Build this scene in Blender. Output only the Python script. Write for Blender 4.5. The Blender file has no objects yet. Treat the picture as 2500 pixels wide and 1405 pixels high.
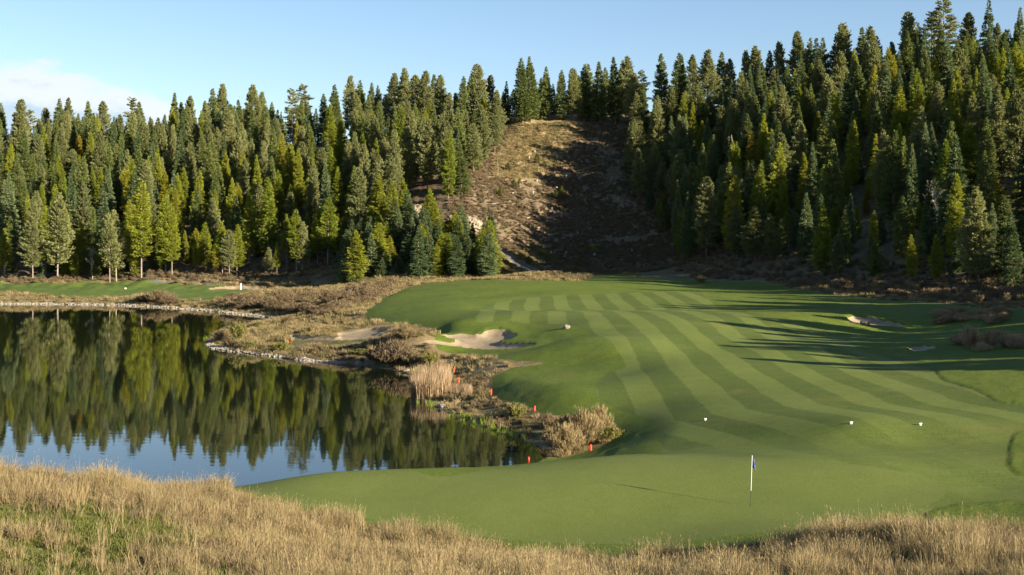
import bpy, math, random
import numpy as np
from mathutils import Vector, Matrix

# ------------------------------------------------------------------ camera, sky, sun, exposure
SC = bpy.context.scene
COL = SC.collection
F, CX, HY, CAMZ = 3000.0, 1250.0, 590.0, 13.7        # focal length and horizon in photo pixels, eye height over water

cam_d = bpy.data.cameras.new('camera')
cam_d.sensor_width = 36.0
cam_d.lens = 36.0 * F / 2500.0
cam_d.shift_y = -(702.5 - HY) / 2500.0
cam_d.clip_start = 0.3
cam_d.clip_end = 5000.0
cam = bpy.data.objects.new('camera', cam_d)
cam.location = (0, 0, CAMZ)
cam.rotation_euler = (math.radians(90), 0, 0)
COL.objects.link(cam)
SC.camera = cam

SUN_AZ = 122.0           # degrees clockwise from the view direction: from the right, a little behind the camera
SUN_EL = 16.0
SKY_STRENGTH = 0.050
SUN_STRENGTH = 5.0
EXPOSURE = 1.95
a_, e_ = math.radians(SUN_AZ), math.radians(SUN_EL)
SDIR = Vector((math.sin(a_) * math.cos(e_), math.cos(a_) * math.cos(e_), math.sin(e_)))
sun_d = bpy.data.lights.new('sun', 'SUN')
sun_d.energy = SUN_STRENGTH
sun_d.angle = math.radians(0.53)
sun_d.color = (1.0, 0.86, 0.66)
sun = bpy.data.objects.new('sun', sun_d)
sun.rotation_euler = SDIR.to_track_quat('Z', 'Y').to_euler()
sun.location = (200, -100, 150)
COL.objects.link(sun)


class NT:
    """tiny node builder"""
    def __init__(self, tree):
        self.t = tree
        tree.nodes.clear()

    def n(self, kind, ins=None, **props):
        nd = self.t.nodes.new(kind)
        for k, v in props.items():
            setattr(nd, k, v)
        for k, v in (ins or {}).items():
            s = nd.inputs[k]
            if isinstance(v, bpy.types.NodeSocket):
                self.t.links.new(v, s)
            else:
                s.default_value = v
        return nd

    def math(self, op, a, b=0.0, c=None, clamp=False):
        d = {0: a, 1: b}
        if c is not None:
            d[2] = c
        return self.n('ShaderNodeMath', d, operation=op, use_clamp=clamp).outputs[0]

    def mix(self, f, a, b, blend='MIX'):
        nd = self.n('ShaderNodeMix', data_type='RGBA', blend_type=blend)
        for i, v in ((0, f), (6, a), (7, b)):
            if isinstance(v, bpy.types.NodeSocket):
                self.t.links.new(v, nd.inputs[i])
            else:
                nd.inputs[i].default_value = (*v, 1.0) if isinstance(v, tuple) and len(v) == 3 else v
        return nd.outputs[2]

    def smooth(self, v, lo, hi):
        return self.n('ShaderNodeMapRange', {0: v, 1: lo, 2: hi, 3: 0.0, 4: 1.0}, interpolation_type='SMOOTHSTEP').outputs[0]

    def noise(self, vec, scale, detail=3.0, rough=0.55, out='Fac'):
        return self.n('ShaderNodeTexNoise', {'Vector': vec, 'Scale': scale, 'Detail': detail, 'Roughness': rough}).outputs[out]


world = bpy.data.worlds.new('World')
SC.world = world
world.use_nodes = True
w = NT(world.node_tree)
sky = w.n('ShaderNodeTexSky', sky_type='NISHITA', sun_disc=False, sun_elevation=e_, sun_rotation=a_,
          altitude=1200.0, air_density=1.15, dust_density=0.35, ozone_density=2.6)
tc = w.n('ShaderNodeTexCoord').outputs['Generated']
sp = w.n('ShaderNodeSeparateXYZ', {0: tc})
az = w.math('ARCTAN2', sp.outputs[0], sp.outputs[1])
el = w.math('ARCSINE', sp.outputs[2])
cv = w.n('ShaderNodeCombineXYZ', {0: w.math('MULTIPLY', az, 1.0), 1: w.math('MULTIPLY', el, 2.3), 2: 0.37}).outputs[0]
n1 = w.noise(cv, 14.0, 8.0, 0.55)
n2 = w.noise(cv, 30.0, 5.0, 0.6)
n3 = w.noise(cv, 4.0, 2.0, 0.5)
# a low bank of cumulus standing along the horizon, its top falling off towards the north east
top = w.n('ShaderNodeMapRange', {0: az, 1: -0.42, 2: -0.25, 3: 0.142, 4: 0.106}, clamp=True).outputs[0]
tn = w.math('ADD', top, w.math('MULTIPLY', w.math('SUBTRACT', n1, 0.5), 0.065))
above = w.smooth(w.math('SUBTRACT', tn, el), -0.002, 0.009)
cover = w.smooth(w.math('ADD', w.math('MULTIPLY', az, -1.0), w.math('MULTIPLY', w.math('SUBTRACT', n3, 0.5), 0.12)), 0.245, 0.275)
low = w.smooth(w.math('SUBTRACT', 0.075, el), -0.01, 0.05)
far_haze = w.math('MULTIPLY', low, w.smooth(n1, 0.5, 0.72))
cmask = w.math('MAXIMUM', w.math('MULTIPLY', above, cover), w.math('MULTIPLY', far_haze, 0.5))
cmask = w.math('MULTIPLY', cmask, w.smooth(el, 0.0, 0.02))
depth_ = w.math('ADD', w.math('SUBTRACT', tn, el), w.math('MULTIPLY', w.math('SUBTRACT', n2, 0.5), 0.05))
ccol = w.mix(w.smooth(depth_, 0.012, 0.034), (4.9, 5.0, 5.1), (3.0, 3.75, 4.6))
skyc = w.mix(1.0, sky.outputs[0], (1.0, 0.955, 0.975), 'MULTIPLY')
final = w.mix(w.math('MULTIPLY', cmask, 0.82), skyc, ccol)
bg = w.n('ShaderNodeBackground', {'Color': final, 'Strength': SKY_STRENGTH})
w.n('ShaderNodeOutputWorld', {'Surface': bg.outputs[0]})

SC.view_settings.view_transform = 'Standard'
SC.view_settings.look = 'None'
SC.view_settings.exposure = EXPOSURE
SC.view_settings.gamma = 1.0
SC.view_settings.use_curve_mapping = False

random.seed(11)
RNG = np.random.default_rng(11)


# ------------------------------------------------------------------ helpers
def tag(o, label=None, cat=None, group=None, kind=None):
    for k, v in (('label', label), ('category', cat), ('group', group), ('kind', kind)):
        if v:
            o[k] = v
    return o


def mesh_np(name, verts, faces, mat=None, smooth=False):
    """verts (N,3) array, faces list of arrays (M,k)"""
    me = bpy.data.meshes.new(name)
    verts = np.asarray(verts, dtype=np.float32)
    if not isinstance(faces, list):
        faces = [faces]
    faces = [np.asarray(f, dtype=np.int32) for f in faces if len(f)]
    loops = np.concatenate([f.ravel() for f in faces])
    tot = np.concatenate([np.full(len(f), f.shape[1], dtype=np.int32) for f in faces])
    start = np.concatenate([[0], np.cumsum(tot)[:-1]]).astype(np.int32)
    me.vertices.add(len(verts))
    me.vertices.foreach_set('co', verts.ravel())
    me.loops.add(len(loops))
    me.loops.foreach_set('vertex_index', loops)
    me.polygons.add(len(tot))
    me.polygons.foreach_set('loop_start', start)
    me.polygons.foreach_set('loop_total', tot)
    if smooth:
        me.polygons.foreach_set('use_smooth', np.ones(len(tot), dtype=bool))
    me.update(calc_edges=True)
    me.validate()
    if mat:
        me.materials.append(mat)
    return me


def obj(name, me, parent=None):
    o = bpy.data.objects.new(name, me)
    COL.objects.link(o)
    if parent:
        o.parent = parent
    return o


def empty(name, loc, rz=0.0):
    o = bpy.data.objects.new(name, None)
    o.empty_display_size = 0.3
    o.location = loc
    o.rotation_euler = (0, 0, rz)
    COL.objects.link(o)
    return o


_tab = np.random.default_rng(5).random((256, 256)).astype(np.float32)


def vnoise(x, y, scale, octaves=4, gain=0.5):
    """value noise 0..1 on arrays"""
    x = np.asarray(x, dtype=np.float64) / scale
    y = np.asarray(y, dtype=np.float64) / scale
    out, amp, tot = 0.0, 1.0, 0.0
    for k in range(octaves):
        xi, yi = np.floor(x).astype(int), np.floor(y).astype(int)
        fx, fy = x - xi, y - yi
        fx, fy = fx * fx * (3 - 2 * fx), fy * fy * (3 - 2 * fy)
        a, b = _tab[xi & 255, yi & 255], _tab[(xi + 1) & 255, yi & 255]
        c, d = _tab[xi & 255, (yi + 1) & 255], _tab[(xi + 1) & 255, (yi + 1) & 255]
        out = out + amp * ((a * (1 - fx) + b * fx) * (1 - fy) + (c * (1 - fx) + d * fx) * fy)
        tot += amp
        amp *= gain
        x, y = x * 2.03 + 17.3, y * 2.03 + 5.1
    return out / tot


def sstep(v, lo, hi):
    t = np.clip((v - lo) / (hi - lo), 0, 1)
    return t * t * (3 - 2 * t)


def spline(pts, closed=True, n=5):
    """Catmull-Rom through points"""
    p = np.asarray(pts, dtype=float)
    m = len(p)
    out = []
    rng = range(m) if closed else range(m - 1)
    for i in rng:
        if closed:
            a, b, c, d = p[(i - 1) % m], p[i], p[(i + 1) % m], p[(i + 2) % m]
        else:
            a, b, c, d = p[max(i - 1, 0)], p[i], p[i + 1], p[min(i + 2, m - 1)]
        for k in range(n):
            t = k / n
            out.append(0.5 * (2 * b + (c - a) * t + (2 * a - 5 * b + 4 * c - d) * t * t + (3 * b - a - 3 * c + d) * t ** 3))
    if not closed:
        out.append(p[-1])
    return np.array(out)


def seg_dist(px, py, a, b):
    d = b - a
    L = max(float(d @ d), 1e-9)
    t = np.clip(((px - a[0]) * d[0] + (py - a[1]) * d[1]) / L, 0, 1)
    return np.hypot(px - a[0] - t * d[0], py - a[1] - t * d[1])


def poly_sdf(X, Y, poly, margin=25.0):
    """signed distance, negative inside; exact near the polygon, large elsewhere"""
    poly = np.asarray(poly, dtype=float)
    out = np.full(X.shape, margin)
    lo, hi = poly.min(0) - margin, poly.max(0) + margin
    m = (X > lo[0]) & (X < hi[0]) & (Y > lo[1]) & (Y < hi[1])
    x, y = X[m], Y[m]
    d = np.full(x.shape, 1e9)
    ins = np.zeros(x.shape, bool)
    k = len(poly)
    for i in range(k):
        a, b = poly[i], poly[(i + 1) % k]
        d = np.minimum(d, seg_dist(x, y, a, b))
        cr = (a[1] > y) != (b[1] > y)
        if abs(b[1] - a[1]) > 1e-9:
            ins ^= cr & (x < (b[0] - a[0]) * (y - a[1]) / (b[1] - a[1]) + a[0])
    out[m] = np.where(ins, -d, d)
    return out


def line_sdf(X, Y, line, half):
    d = np.full(X.shape, 1e9)
    for i in range(len(line) - 1):
        d = np.minimum(d, seg_dist(X, Y, line[i], line[i + 1]))
    return d - half


def in_poly(x, y, poly):
    ins = False
    k = len(poly)
    for i in range(k):
        (x1, y1), (x2, y2) = poly[i], poly[(i + 1) % k]
        if (y1 > y) != (y2 > y) and x < (x2 - x1) * (y - y1) / (y2 - y1) + x1:
            ins = not ins
    return ins


# ------------------------------------------------------------------ terrain heights (surveyed points)
def s_z(px, py, z):          # a point seen at photo pixel px, py that lies at height z
    D = F * (CAMZ - z) / (py - HY)
    return ((px - CX) * D / F, D, z)


def s_d(px, py, D):          # the same at distance D
    return ((px - CX) * D / F, D, CAMZ - (py - HY) * D / F)


CP = []
# knoll under the camera and the grass mounds in front
CP += [(-14, 0, 12), (0, 0, 12), (14, 0, 12), (-6, 6, 11.3), (6, 6, 11.3), (-12, 12, 9.2), (0, 12, 9.0), (12, 12, 9.2),
       (-16, 20, 7.2), (-6, 20, 7.0), (4, 20, 7.0), (16, 20, 7.2), (-40, 10, 10), (40, 10, 10), (-40, 28, 7), (40, 28, 6.5)]
CP += [s_d(*p) for p in [(0, 1172, 43), (150, 1178, 42), (300, 1212, 42), (430, 1262, 42), (560, 1310, 41), (700, 1348, 39.5),
                         (150, 1290, 34.5), (150, 1400, 30), (450, 1345, 34), (700, 1385, 34), (450, 1405, 30.5), (850, 1368, 37),
                         (1000, 1385, 37.5), (1000, 1420, 33), (1250, 1408, 36.5), (1250, 1435, 33), (1500, 1420, 36.5), (1500, 1450, 32),
                         (1720, 1415, 35.5), (1900, 1385, 36.5), (2050, 1345, 37), (2200, 1310, 37.5), (2350, 1316, 38),
                         (2500, 1342, 38), (2200, 1405, 31), (2450, 1400, 31), (1900, 1420, 31)]]
CP += [(-22, 50, 3.2), (-34, 50, 4.0), (-28, 56, 1.6), (-18, 55, 2.0)]
# putting green and its surround
CP += [s_z(*p) for p in [(1300, 1345, 2.3), (1600, 1335, 2.35), (1000, 1290, 2.4), (1832, 1235, 2.6), (1500, 1215, 2.65), (1418, 1180, 2.85), (1200, 1220, 2.6),
                         (2200, 1240, 2.6), (2400, 1260, 2.7), (2500, 1230, 2.9), (2400, 1200, 2.75), (1500, 1114, 2.45), (1320, 1130, 2.45),
                         (1700, 1113, 2.75), (1900, 1117, 3.15), (2100, 1130, 3.1), (900, 1200, 2.6), (700, 1165, 2.6), (800, 1150, 2.75),
                         (1000, 1146, 2.8), (1200, 1144, 2.75), (600, 1185, 2.45), (520, 1192, 2.2), (2450, 1120, 3.05)]]
CP += [(-8, 63.5, 1.5), (0, 65, 1.4), (4, 67, 1.4), (-15, 60.5, 1.2)]
# fairway with its crests
CP += [s_z(*p) for p in [
    (1600, 1036, 1.8), (1722, 1027, 2.35), (1900, 1030, 2.95), (2080, 1034, 3.42), (2247, 1037, 3.42), (2480, 1040, 3.5), (1520, 1043, 1.4),
    (1750, 1076, 2.15), (1900, 1078, 2.55), (2080, 1081, 2.85), (2250, 1084, 2.88), (1600, 1085, 1.65), (1470, 1102, 1.15), (1443, 1100, 1.0), (2450, 1080, 3.1),
    (1700, 1000, 2.45), (2000, 1000, 3.15), (2300, 1000, 3.3), (1500, 1000, 1.65), (1350, 1005, 1.4), (1250, 985, 1.4), (1200, 955, 1.35),
    (1300, 930, 2.0), (1230, 915, 1.75), (1500, 920, 2.4), (1600, 905, 2.95), (1900, 920, 3.2), (2300, 940, 3.5), (2480, 950, 3.9),
    (1420, 885, 2.7), (1300, 895, 2.2), (1500, 850, 3.8), (1400, 830, 4.0), (1380, 802, 4.0), (1320, 848, 2.7), (1100, 853, 1.8),
    (1080, 815, 2.6), (1250, 805, 3.4), (1100, 796, 3.5), (950, 792, 2.9), (890, 768, 3.0), (1000, 772, 3.7), (1300, 760, 4.0), (1600, 760, 4.2),
    (1900, 760, 4.2), (1700, 720, 4.9), (1450, 722, 4.8), (1200, 720, 4.7), (950, 722, 4.0), (1050, 692, 4.9), (1200, 684, 5.4), (1400, 687, 5.4),
    (1600, 684, 5.5), (1800, 690, 5.3), (2000, 722, 4.6), (1900, 810, 3.8), (1700, 850, 3.6), (2000, 850, 3.8), (2050, 880, 3.3), (2300, 862, 3.7),
    (2490, 872, 4.3), (2080, 768, 4.9), (2000, 790, 4.2), (2200, 805, 3.5), (2400, 778, 4.8), (2490, 772, 5.1), (2300, 738, 4.8), (2500, 748, 5.4),
    (2420, 845, 4.4), (2150, 740, 4.5)]]
# ground beyond the right edge of the view
CP += [(60, 80, 5.0), (85, 100, 8), (60, 52, 4.8), (100, 150, 11), (125, 120, 14), (110, 60, 10), (150, 190, 20), (122, 190, 14),
       (200, 150, 26), (95, 178, 8), (60, 30, 5.5)]
# pond bank, peninsula, far bank
CP += [s_z(*p) for p in [
    (0, 725, 1.4), (250, 725, 1.4), (450, 729, 1.4), (0, 700, 2.4), (300, 700, 2.5), (500, 705, 2.3), (560, 731, 1.5), (650, 742, 1.4),
    (700, 722, 2.2), (800, 702, 3.0), (850, 742, 2.4), (760, 772, 1.2), (850, 790, 1.8), (700, 802, 1.3), (600, 812, 1.0), (560, 830, 0.8),
    (700, 850, 0.9), (800, 840, 1.5), (900, 832, 2.1), (900, 870, 1.0), (1000, 880, 1.1), (1100, 882, 1.6), (1050, 912, 0.9), (1130, 930, 1.0),
    (1150, 962, 0.8), (1100, 972, 0.5), (1200, 1012, 0.65), (1300, 1042, 0.75), (1400, 1032, 1.1), (1350, 1082, 0.5), (1000, 812, 3.3), (1000, 840, 2.4),
    (0, 686, 3.2), (300, 686, 3.2), (600, 690, 3.2), (800, 690, 3.4), (1000, 692, 4.2), (1200, 671, 5.3), (1310, 668, 5.9), (1500, 668, 5.5), (1650, 680, 5.6)]]
CP += [(-175, 275, 1.6), (-190, 325, 3.2)]
# hills
CP += [s_d(*p) for p in [
    (1230, 306, 432), (1380, 309, 430), (1530, 306, 432), (1650, 291, 425), (1900, 273, 415), (2100, 250, 405), (2300, 208, 395), (2500, 205, 385),
    (1400, 480, 375), (1300, 600, 335), (1600, 560, 345), (1225, 620, 322), (1150, 540, 337), (1100, 430, 370), (1200, 330, 425),
    (1000, 540, 340), (1000, 460, 370), (900, 335, 440), (1000, 320, 440), (1100, 305, 440), (1000, 600, 317), (1500, 400, 400), (1330, 400, 400),
    (700, 358, 450), (850, 345, 450)]]


def s_w(px, D, z):
    return ((px - CX) * D / F, D, z)


CP += [s_w(*p) for p in [
    (1800, 300, 14), (1800, 350, 32), (2200, 250, 15), (2200, 320, 40), (2500, 230, 18), (2500, 300, 42), (3200, 150, 12), (3200, 220, 23),
    (3200, 300, 42), (3200, 385, 60), (2000, 245, 6.5), (2300, 205, 6.5),
    (-300, 345, 5), (-300, 400, 26), (-300, 480, 46), (0, 345, 5), (0, 380, 18), (0, 430, 36), (0, 485, 47), (300, 345, 5), (300, 380, 18),
    (300, 430, 36), (300, 485, 47), (600, 335, 6), (600, 370, 19), (600, 420, 36), (600, 475, 48), (820, 330, 9), (820, 365, 20), (820, 410, 38),
    (0, 600, 40), (600, 600, 42), (1250, 560, 52), (1900, 560, 55), (2500, 520, 60), (3200, 520, 66), (-300, 600, 38),
    (0, 800, 30), (1250, 800, 40), (2500, 800, 45), (-1200, 500, 45), (-1200, 800, 30), (3500, 800, 50)]]
CP = np.array(CP)


def tps_fit(P, z, lam=0.35):
    n = len(P)
    s = 100.0
    Q = P / s
    r2 = ((Q[:, None, :] - Q[None]) ** 2).sum(-1)
    K = 0.5 * r2 * np.log(r2 + 1e-12)
    A = np.zeros((n + 3, n + 3))
    A[:n, :n] = K + np.eye(n) * lam * 1e-4
    A[:n, n] = 1
    A[:n, n + 1:] = Q
    A[n, :n] = 1
    A[n + 1:, :n] = Q.T
    return Q, s, np.linalg.solve(A, np.concatenate([z, [0, 0, 0]]))


def tps_eval(fit, X, Y):
    Q, s, c = fit
    x, y = X / s, Y / s
    n = len(Q)
    out = c[n] + c[n + 1] * x + c[n + 2] * y
    for i in range(n):
        r2 = (x - Q[i, 0]) ** 2 + (y - Q[i, 1]) ** 2
        out += 0.5 * c[i] * r2 * np.log(r2 + 1e-12)
    return out


core = np.linspace(-0.47, 0.47, 560)
outer = 0.47 + np.cumsum(np.geomspace(0.0035, 0.075, 40))
TAN = np.concatenate([-outer[::-1], core, outer])
ROW = np.geomspace(3.0, 950.0, 880)
NR, NC = len(ROW), len(TAN)
GX = ROW[:, None] * TAN[None, :]
GY = np.repeat(ROW[:, None], NC, 1)

fit = tps_fit(CP[:, :2], CP[:, 2])
BASE = tps_eval(fit, GX.ravel(), GY.ravel()).reshape(GX.shape)

# pond outline (water level 0): far shore, inlet, peninsula, near bank
W0 = lambda px, py: s_z(px, py, 0.0)[:2]
POND = [(-230, 268), (-150, 266)] + [W0(*p) for p in [(0, 743), (130, 744), (260, 746), (420, 753), (560, 766), (640, 774), (668, 778), (640, 783), (570, 795),
        (525, 812), (500, 836), (525, 852), (600, 863), (730, 880), (880, 893), (985, 911), (1000, 935), (1015, 968), (1080, 1004), (1180, 1042),
        (1280, 1079), (1328, 1096), (1340, 1110), (1318, 1124)]] + [(0.3, 73), (-3, 70), (-8, 67), (-16, 64), (-26, 61), (-45, 59), (-90, 62), (-150, 80), (-230, 110)]
POND = spline(POND, True, 4)
psd = poly_sdf(GX, GY, POND, 40.0)


def finish_z(base, sd, X, Y):
    wob = (vnoise(X, Y, 9.0, 3) - 0.5)
    far = sstep(Y, 270, 340)
    rel = base + wob * (0.25 * sstep(sd, 4, 30)) * (1 + 5 * far) + (vnoise(X + 90, Y, 2.2, 3) - 0.5) * 0.12
    rel = rel + far * ((vnoise(X * 1.6 + 31, Y * 0.6, 4.0, 4) - 0.5) * 1.6 - np.abs(vnoise(X + 200, Y * 0.35, 14.0, 2) - 0.5) * 2.2)
    out = np.maximum(rel, 0.35) * sstep(sd, -1.0, 8.5) ** 0.9 * 1.0
    ins = -np.minimum(1.6, 0.05 + 0.22 * -np.minimum(sd, 0))
    return np.where(sd > 0, np.maximum(out, 0.03 + 0.05 * np.minimum(sd, 3)), ins)


Z0 = finish_z(BASE, psd, GX, GY)
LOGR0, LOGRS = math.log(ROW[0]), (NR - 1) / math.log(ROW[-1] / ROW[0])


def sample(grid, X, Y):
    X, Y = np.asarray(X, float), np.asarray(Y, float)
    r = np.clip((np.log(np.maximum(Y, ROW[0])) - LOGR0) * LOGRS, 0, NR - 1.001)
    c = np.clip(np.interp(X / np.maximum(Y, ROW[0]), TAN, np.arange(NC)), 0, NC - 1.001)
    ri, ci = r.astype(int), c.astype(int)
    fr, fc = r - ri, c - ci
    return (grid[ri, ci] * (1 - fr) * (1 - fc) + grid[ri + 1, ci] * fr * (1 - fc) +
            grid[ri, ci + 1] * (1 - fr) * fc + grid[ri + 1, ci + 1] * fr * fc)


_march = np.geomspace(26.0, 700.0, 5000)


def hit(px, py, grid=None):
    """where the ground seen at a photo pixel lies"""
    g = Z0 if grid is None else grid
    X = (px - CX) / F * _march
    zr = CAMZ - (py - HY) / F * _march
    d = sample(g, X, _march) - zr
    k = np.argmax(d > 0)
    if not (d > 0).any():
        k = int(np.argmax(d))
    D = _march[k]
    return ((px - CX) / F * D, D)


def hits(pts):
    """list of photo pixels, or ('w', X, Y) world points"""
    return [(p[1], p[2]) if p[0] == 'w' else hit(*p) for p in pts]


def proj(X, Y, Z):
    return CX + F * X / Y, HY - F * (Z - CAMZ) / Y


# ------------------------------------------------------------------ zones of the ground
Z_TURF = spline(hits([
    (890, 768), (920, 745), (950, 722), (1000, 703), (1050, 693), (1120, 686), (1200, 684), (1300, 685), (1400, 687), (1440, 681), (1475, 672), (1530, 671),
    (1560, 678), (1640, 683), (1750, 688), (1890, 692), (1960, 708), (2050, 722), (2150, 733), (2300, 742), (2500, 752),
    ('w', 80, 165), ('w', 95, 130), ('w', 80, 90), ('w', 60, 60), ('w', 40, 50), ('w', 24, 45.5), ('w', 17, 43.0), ('w', 11, 42.0), ('w', 5, 42.0),
    (1380, 1358), (1250, 1343), (1050, 1308), (900, 1288), (760, 1262), (650, 1232), (570, 1204), ('w', -17, 57.5), ('w', -15.5, 61), ('w', -9, 64.2),
    ('w', -3, 66.0), ('w', 1.0, 68), (1300, 1131), (1380, 1117), (1440, 1104), (1490, 1085), (1512, 1050), (1480, 1028), (1350, 1009), (1250, 991), (1205, 966), (1195, 945),
    (1215, 916), (1260, 898), (1340, 893), (1375, 890), (1330, 885), (1230, 880), (1130, 869), (1065, 855), (1060, 832), (1064, 812), (1050, 800), (950, 788)]), True, 4)
Z_FAIR = spline(hits([
    (1150, 778), (1185, 745), (1330, 724), (1500, 717), (1690, 714), (1730, 732), (1810, 762), (1940, 790), (2040, 815), (2090, 850), (2190, 872), (2255, 888), (2290, 922), (2380, 955), (2500, 988),
    ('w', 42, 77), ('w', 46, 70), (2500, 1052), (2470, 1056), (2456, 1090), (2458, 1140), (2480, 1158), (2500, 1163), ('w', 30, 54), ('w', 26, 51),
    (2330, 1230), ('w', 15, 49), ('w', 10, 55), (1650, 1111), (1610, 1085), (1620, 1045), (1560, 1012), (1480, 985), (1455, 950), (1480, 915), (1530, 895), (1500, 850), (1440, 815), (1360, 792), (1240, 785)]), True, 4)
Z_GREEN = spline(hits([
    (590, 1192), (700, 1162), (800, 1153), (1000, 1149), (1200, 1147), (1320, 1131), (1480, 1115), (1700, 1114), (1900, 1119), (2100, 1136), (2240, 1160), (2305, 1190),
    (2290, 1222), (2180, 1252), (1950, 1290), (1700, 1318), (1500, 1328), (1300, 1322), (1100, 1297), (900, 1268), (720, 1230), (620, 1206)]), True, 4)
Z_FARTURF = spline(hits([(-260, 690), (0, 689), (120, 692), (250, 691), (400, 691), (500, 697), (590, 703), (605, 714), (560, 726), (480, 733), (430, 731), (360, 721), (250, 726), (120, 723), (0, 711), (-260, 712)]), True, 4)
BUNKERS = [
    ('big', [(1070, 818), (1120, 816), (1170, 818), (1190, 808), (1215, 805), (1238, 808), (1246, 816), (1262, 819), (1245, 828), (1222, 834), (1225, 839), (1302, 841), (1285, 848), (1240, 853), (1170, 853), (1120, 846), (1060, 840), (1000, 838), (1010, 834), (1100, 836), (1110, 828)]),
    ('mid', [(708, 822), (716, 818), (735, 824), (790, 827), (828, 825), (825, 815), (870, 808), (905, 803), (945, 806), (920, 815), (948, 820), (900, 828), (850, 832), (780, 831), (725, 829)]),
    ('shade', [(2066, 780), (2085, 774), (2120, 776), (2165, 784), (2205, 794), (2190, 799), (2130, 795), (2080, 790)]),
    ('small', [(2222, 852), (2240, 848), (2285, 850), (2270, 857), (2225, 859)]),
    ('far', [(512, 704), (560, 700), (585, 699), (625, 701), (660, 708), (620, 709), (560, 707), (520, 708)]),
]
BZ = []
for nm, pts in BUNKERS:
    BZ.append((nm, spline(hits(pts), True, 4)))
PATHS = [np.array(spline(hits([(1196, 590), (1226, 616), (1262, 640), (1300, 660), (1322, 669)]), False, 6)),
         np.array(spline(hits([(365, 687), (420, 689), (470, 692), (520, 694)]), False, 6))]

sd_turf = poly_sdf(GX, GY, Z_TURF)
sd_fair = poly_sdf(GX, GY, Z_FAIR)
sd_green = poly_sdf(GX, GY, Z_GREEN)
sd_farturf = poly_sdf(GX, GY, Z_FARTURF)
sd_b = [poly_sdf(GX, GY, p, 6.0) for _, p in BZ]
sd_path = np.minimum(line_sdf(GX, GY, PATHS[0], 1.25), line_sdf(GX, GY, PATHS[1], 1.1))
# ragged native edges
edge_n = (vnoise(GX, GY, 1.3, 3) - 0.5) * 0.9 + (vnoise(GX + 40, GY, 5.0, 2) - 0.5) * 1.6
sd_turf = sd_turf + edge_n * 0.8
sd_farturf = sd_farturf + edge_n
sd_fair = sd_fair + (vnoise(GX, GY, 3.0, 2) - 0.5) * 0.5

Z = Z0.copy()
smooth_turf = sstep(-sd_turf, -1.0, 2.0)
Z = Z * (1 - smooth_turf) + smooth_turf * (Z - (vnoise(GX + 90, GY, 2.2, 3) - 0.5) * 0.12)
rough = smooth_turf * np.where(GX > 18 + 0.12 * (GY - 60), sstep(np.minimum(sd_fair, sd_green), 0.0, 0.35), sstep(np.minimum(sd_fair, sd_green), 0.0, 3.0))
Z += 0.05 * rough + (vnoise(GX, GY, 0.6, 2) - 0.5) * 0.05 * rough
Z += (vnoise(GX + 7, GY * 0.8, 14.0, 2) - 0.5) * 0.30 * rough * sstep(np.minimum(sd_fair, sd_green), 0.5, 6)
for (nm, p), s in zip(BZ, sd_b):
    dep = {'big': 0.30, 'mid': 0.30, 'shade': 0.6, 'small': 0.35, 'far': 0.4}[nm]
    lip = sstep(-s, 0.0, 0.45) * dep * (0.55 + 0.45 * sstep(-s, 0, 2.5))
    Z -= lip
    Z += 0.12 * sstep(s, 2.2, 0.2) * (s > 0)
Z -= 0.10 * sstep(-sd_path, -0.2, 0.3)

ZI = [('ground', None), ('rough_grass', sd_turf), ('distant_fairway', sd_farturf), ('fairway', np.maximum(sd_fair, sd_turf + 0.3)), ('putting_green', sd_green)]
ZI += [('sand_bunker', s) for s in sd_b] + [('cart_path', sd_path)]


# ------------------------------------------------------------------ materials
def material(name):
    m = bpy.data.materials.new(name)
    m.use_nodes = True
    return m, NT(m.node_tree)


def principled(nt, col, rough=0.9, bump=None, bstr=0.3, bdist=0.05, spec=0.2, **kw):
    ins = {'Base Color': col if isinstance(col, bpy.types.NodeSocket) else (*col, 1.0), 'Roughness': rough, 'Specular IOR Level': spec}
    ins.update(kw)
    if bump is not None:
        ins['Normal'] = nt.n('ShaderNodeBump', {'Height': bump, 'Strength': bstr, 'Distance': bdist}).outputs[0]
    p = nt.n('ShaderNodeBsdfPrincipled', ins)
    nt.n('ShaderNodeOutputMaterial', {'Surface': p.outputs[0]})
    return p


def simple_mat(name, col, rough=0.6, var=0.15, scale=20.0, spec=0.3):
    m, nt = material(name)
    pos = nt.n('ShaderNodeTexCoord').outputs['Object']
    n = nt.noise(pos, scale, 4.0)
    c = nt.mix(n, tuple(x * (1 - var) for x in col), tuple(min(1, x * (1 + var)) for x in col))
    principled(nt, c, rough, n, 0.15, 0.01, spec)
    return m


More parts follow.
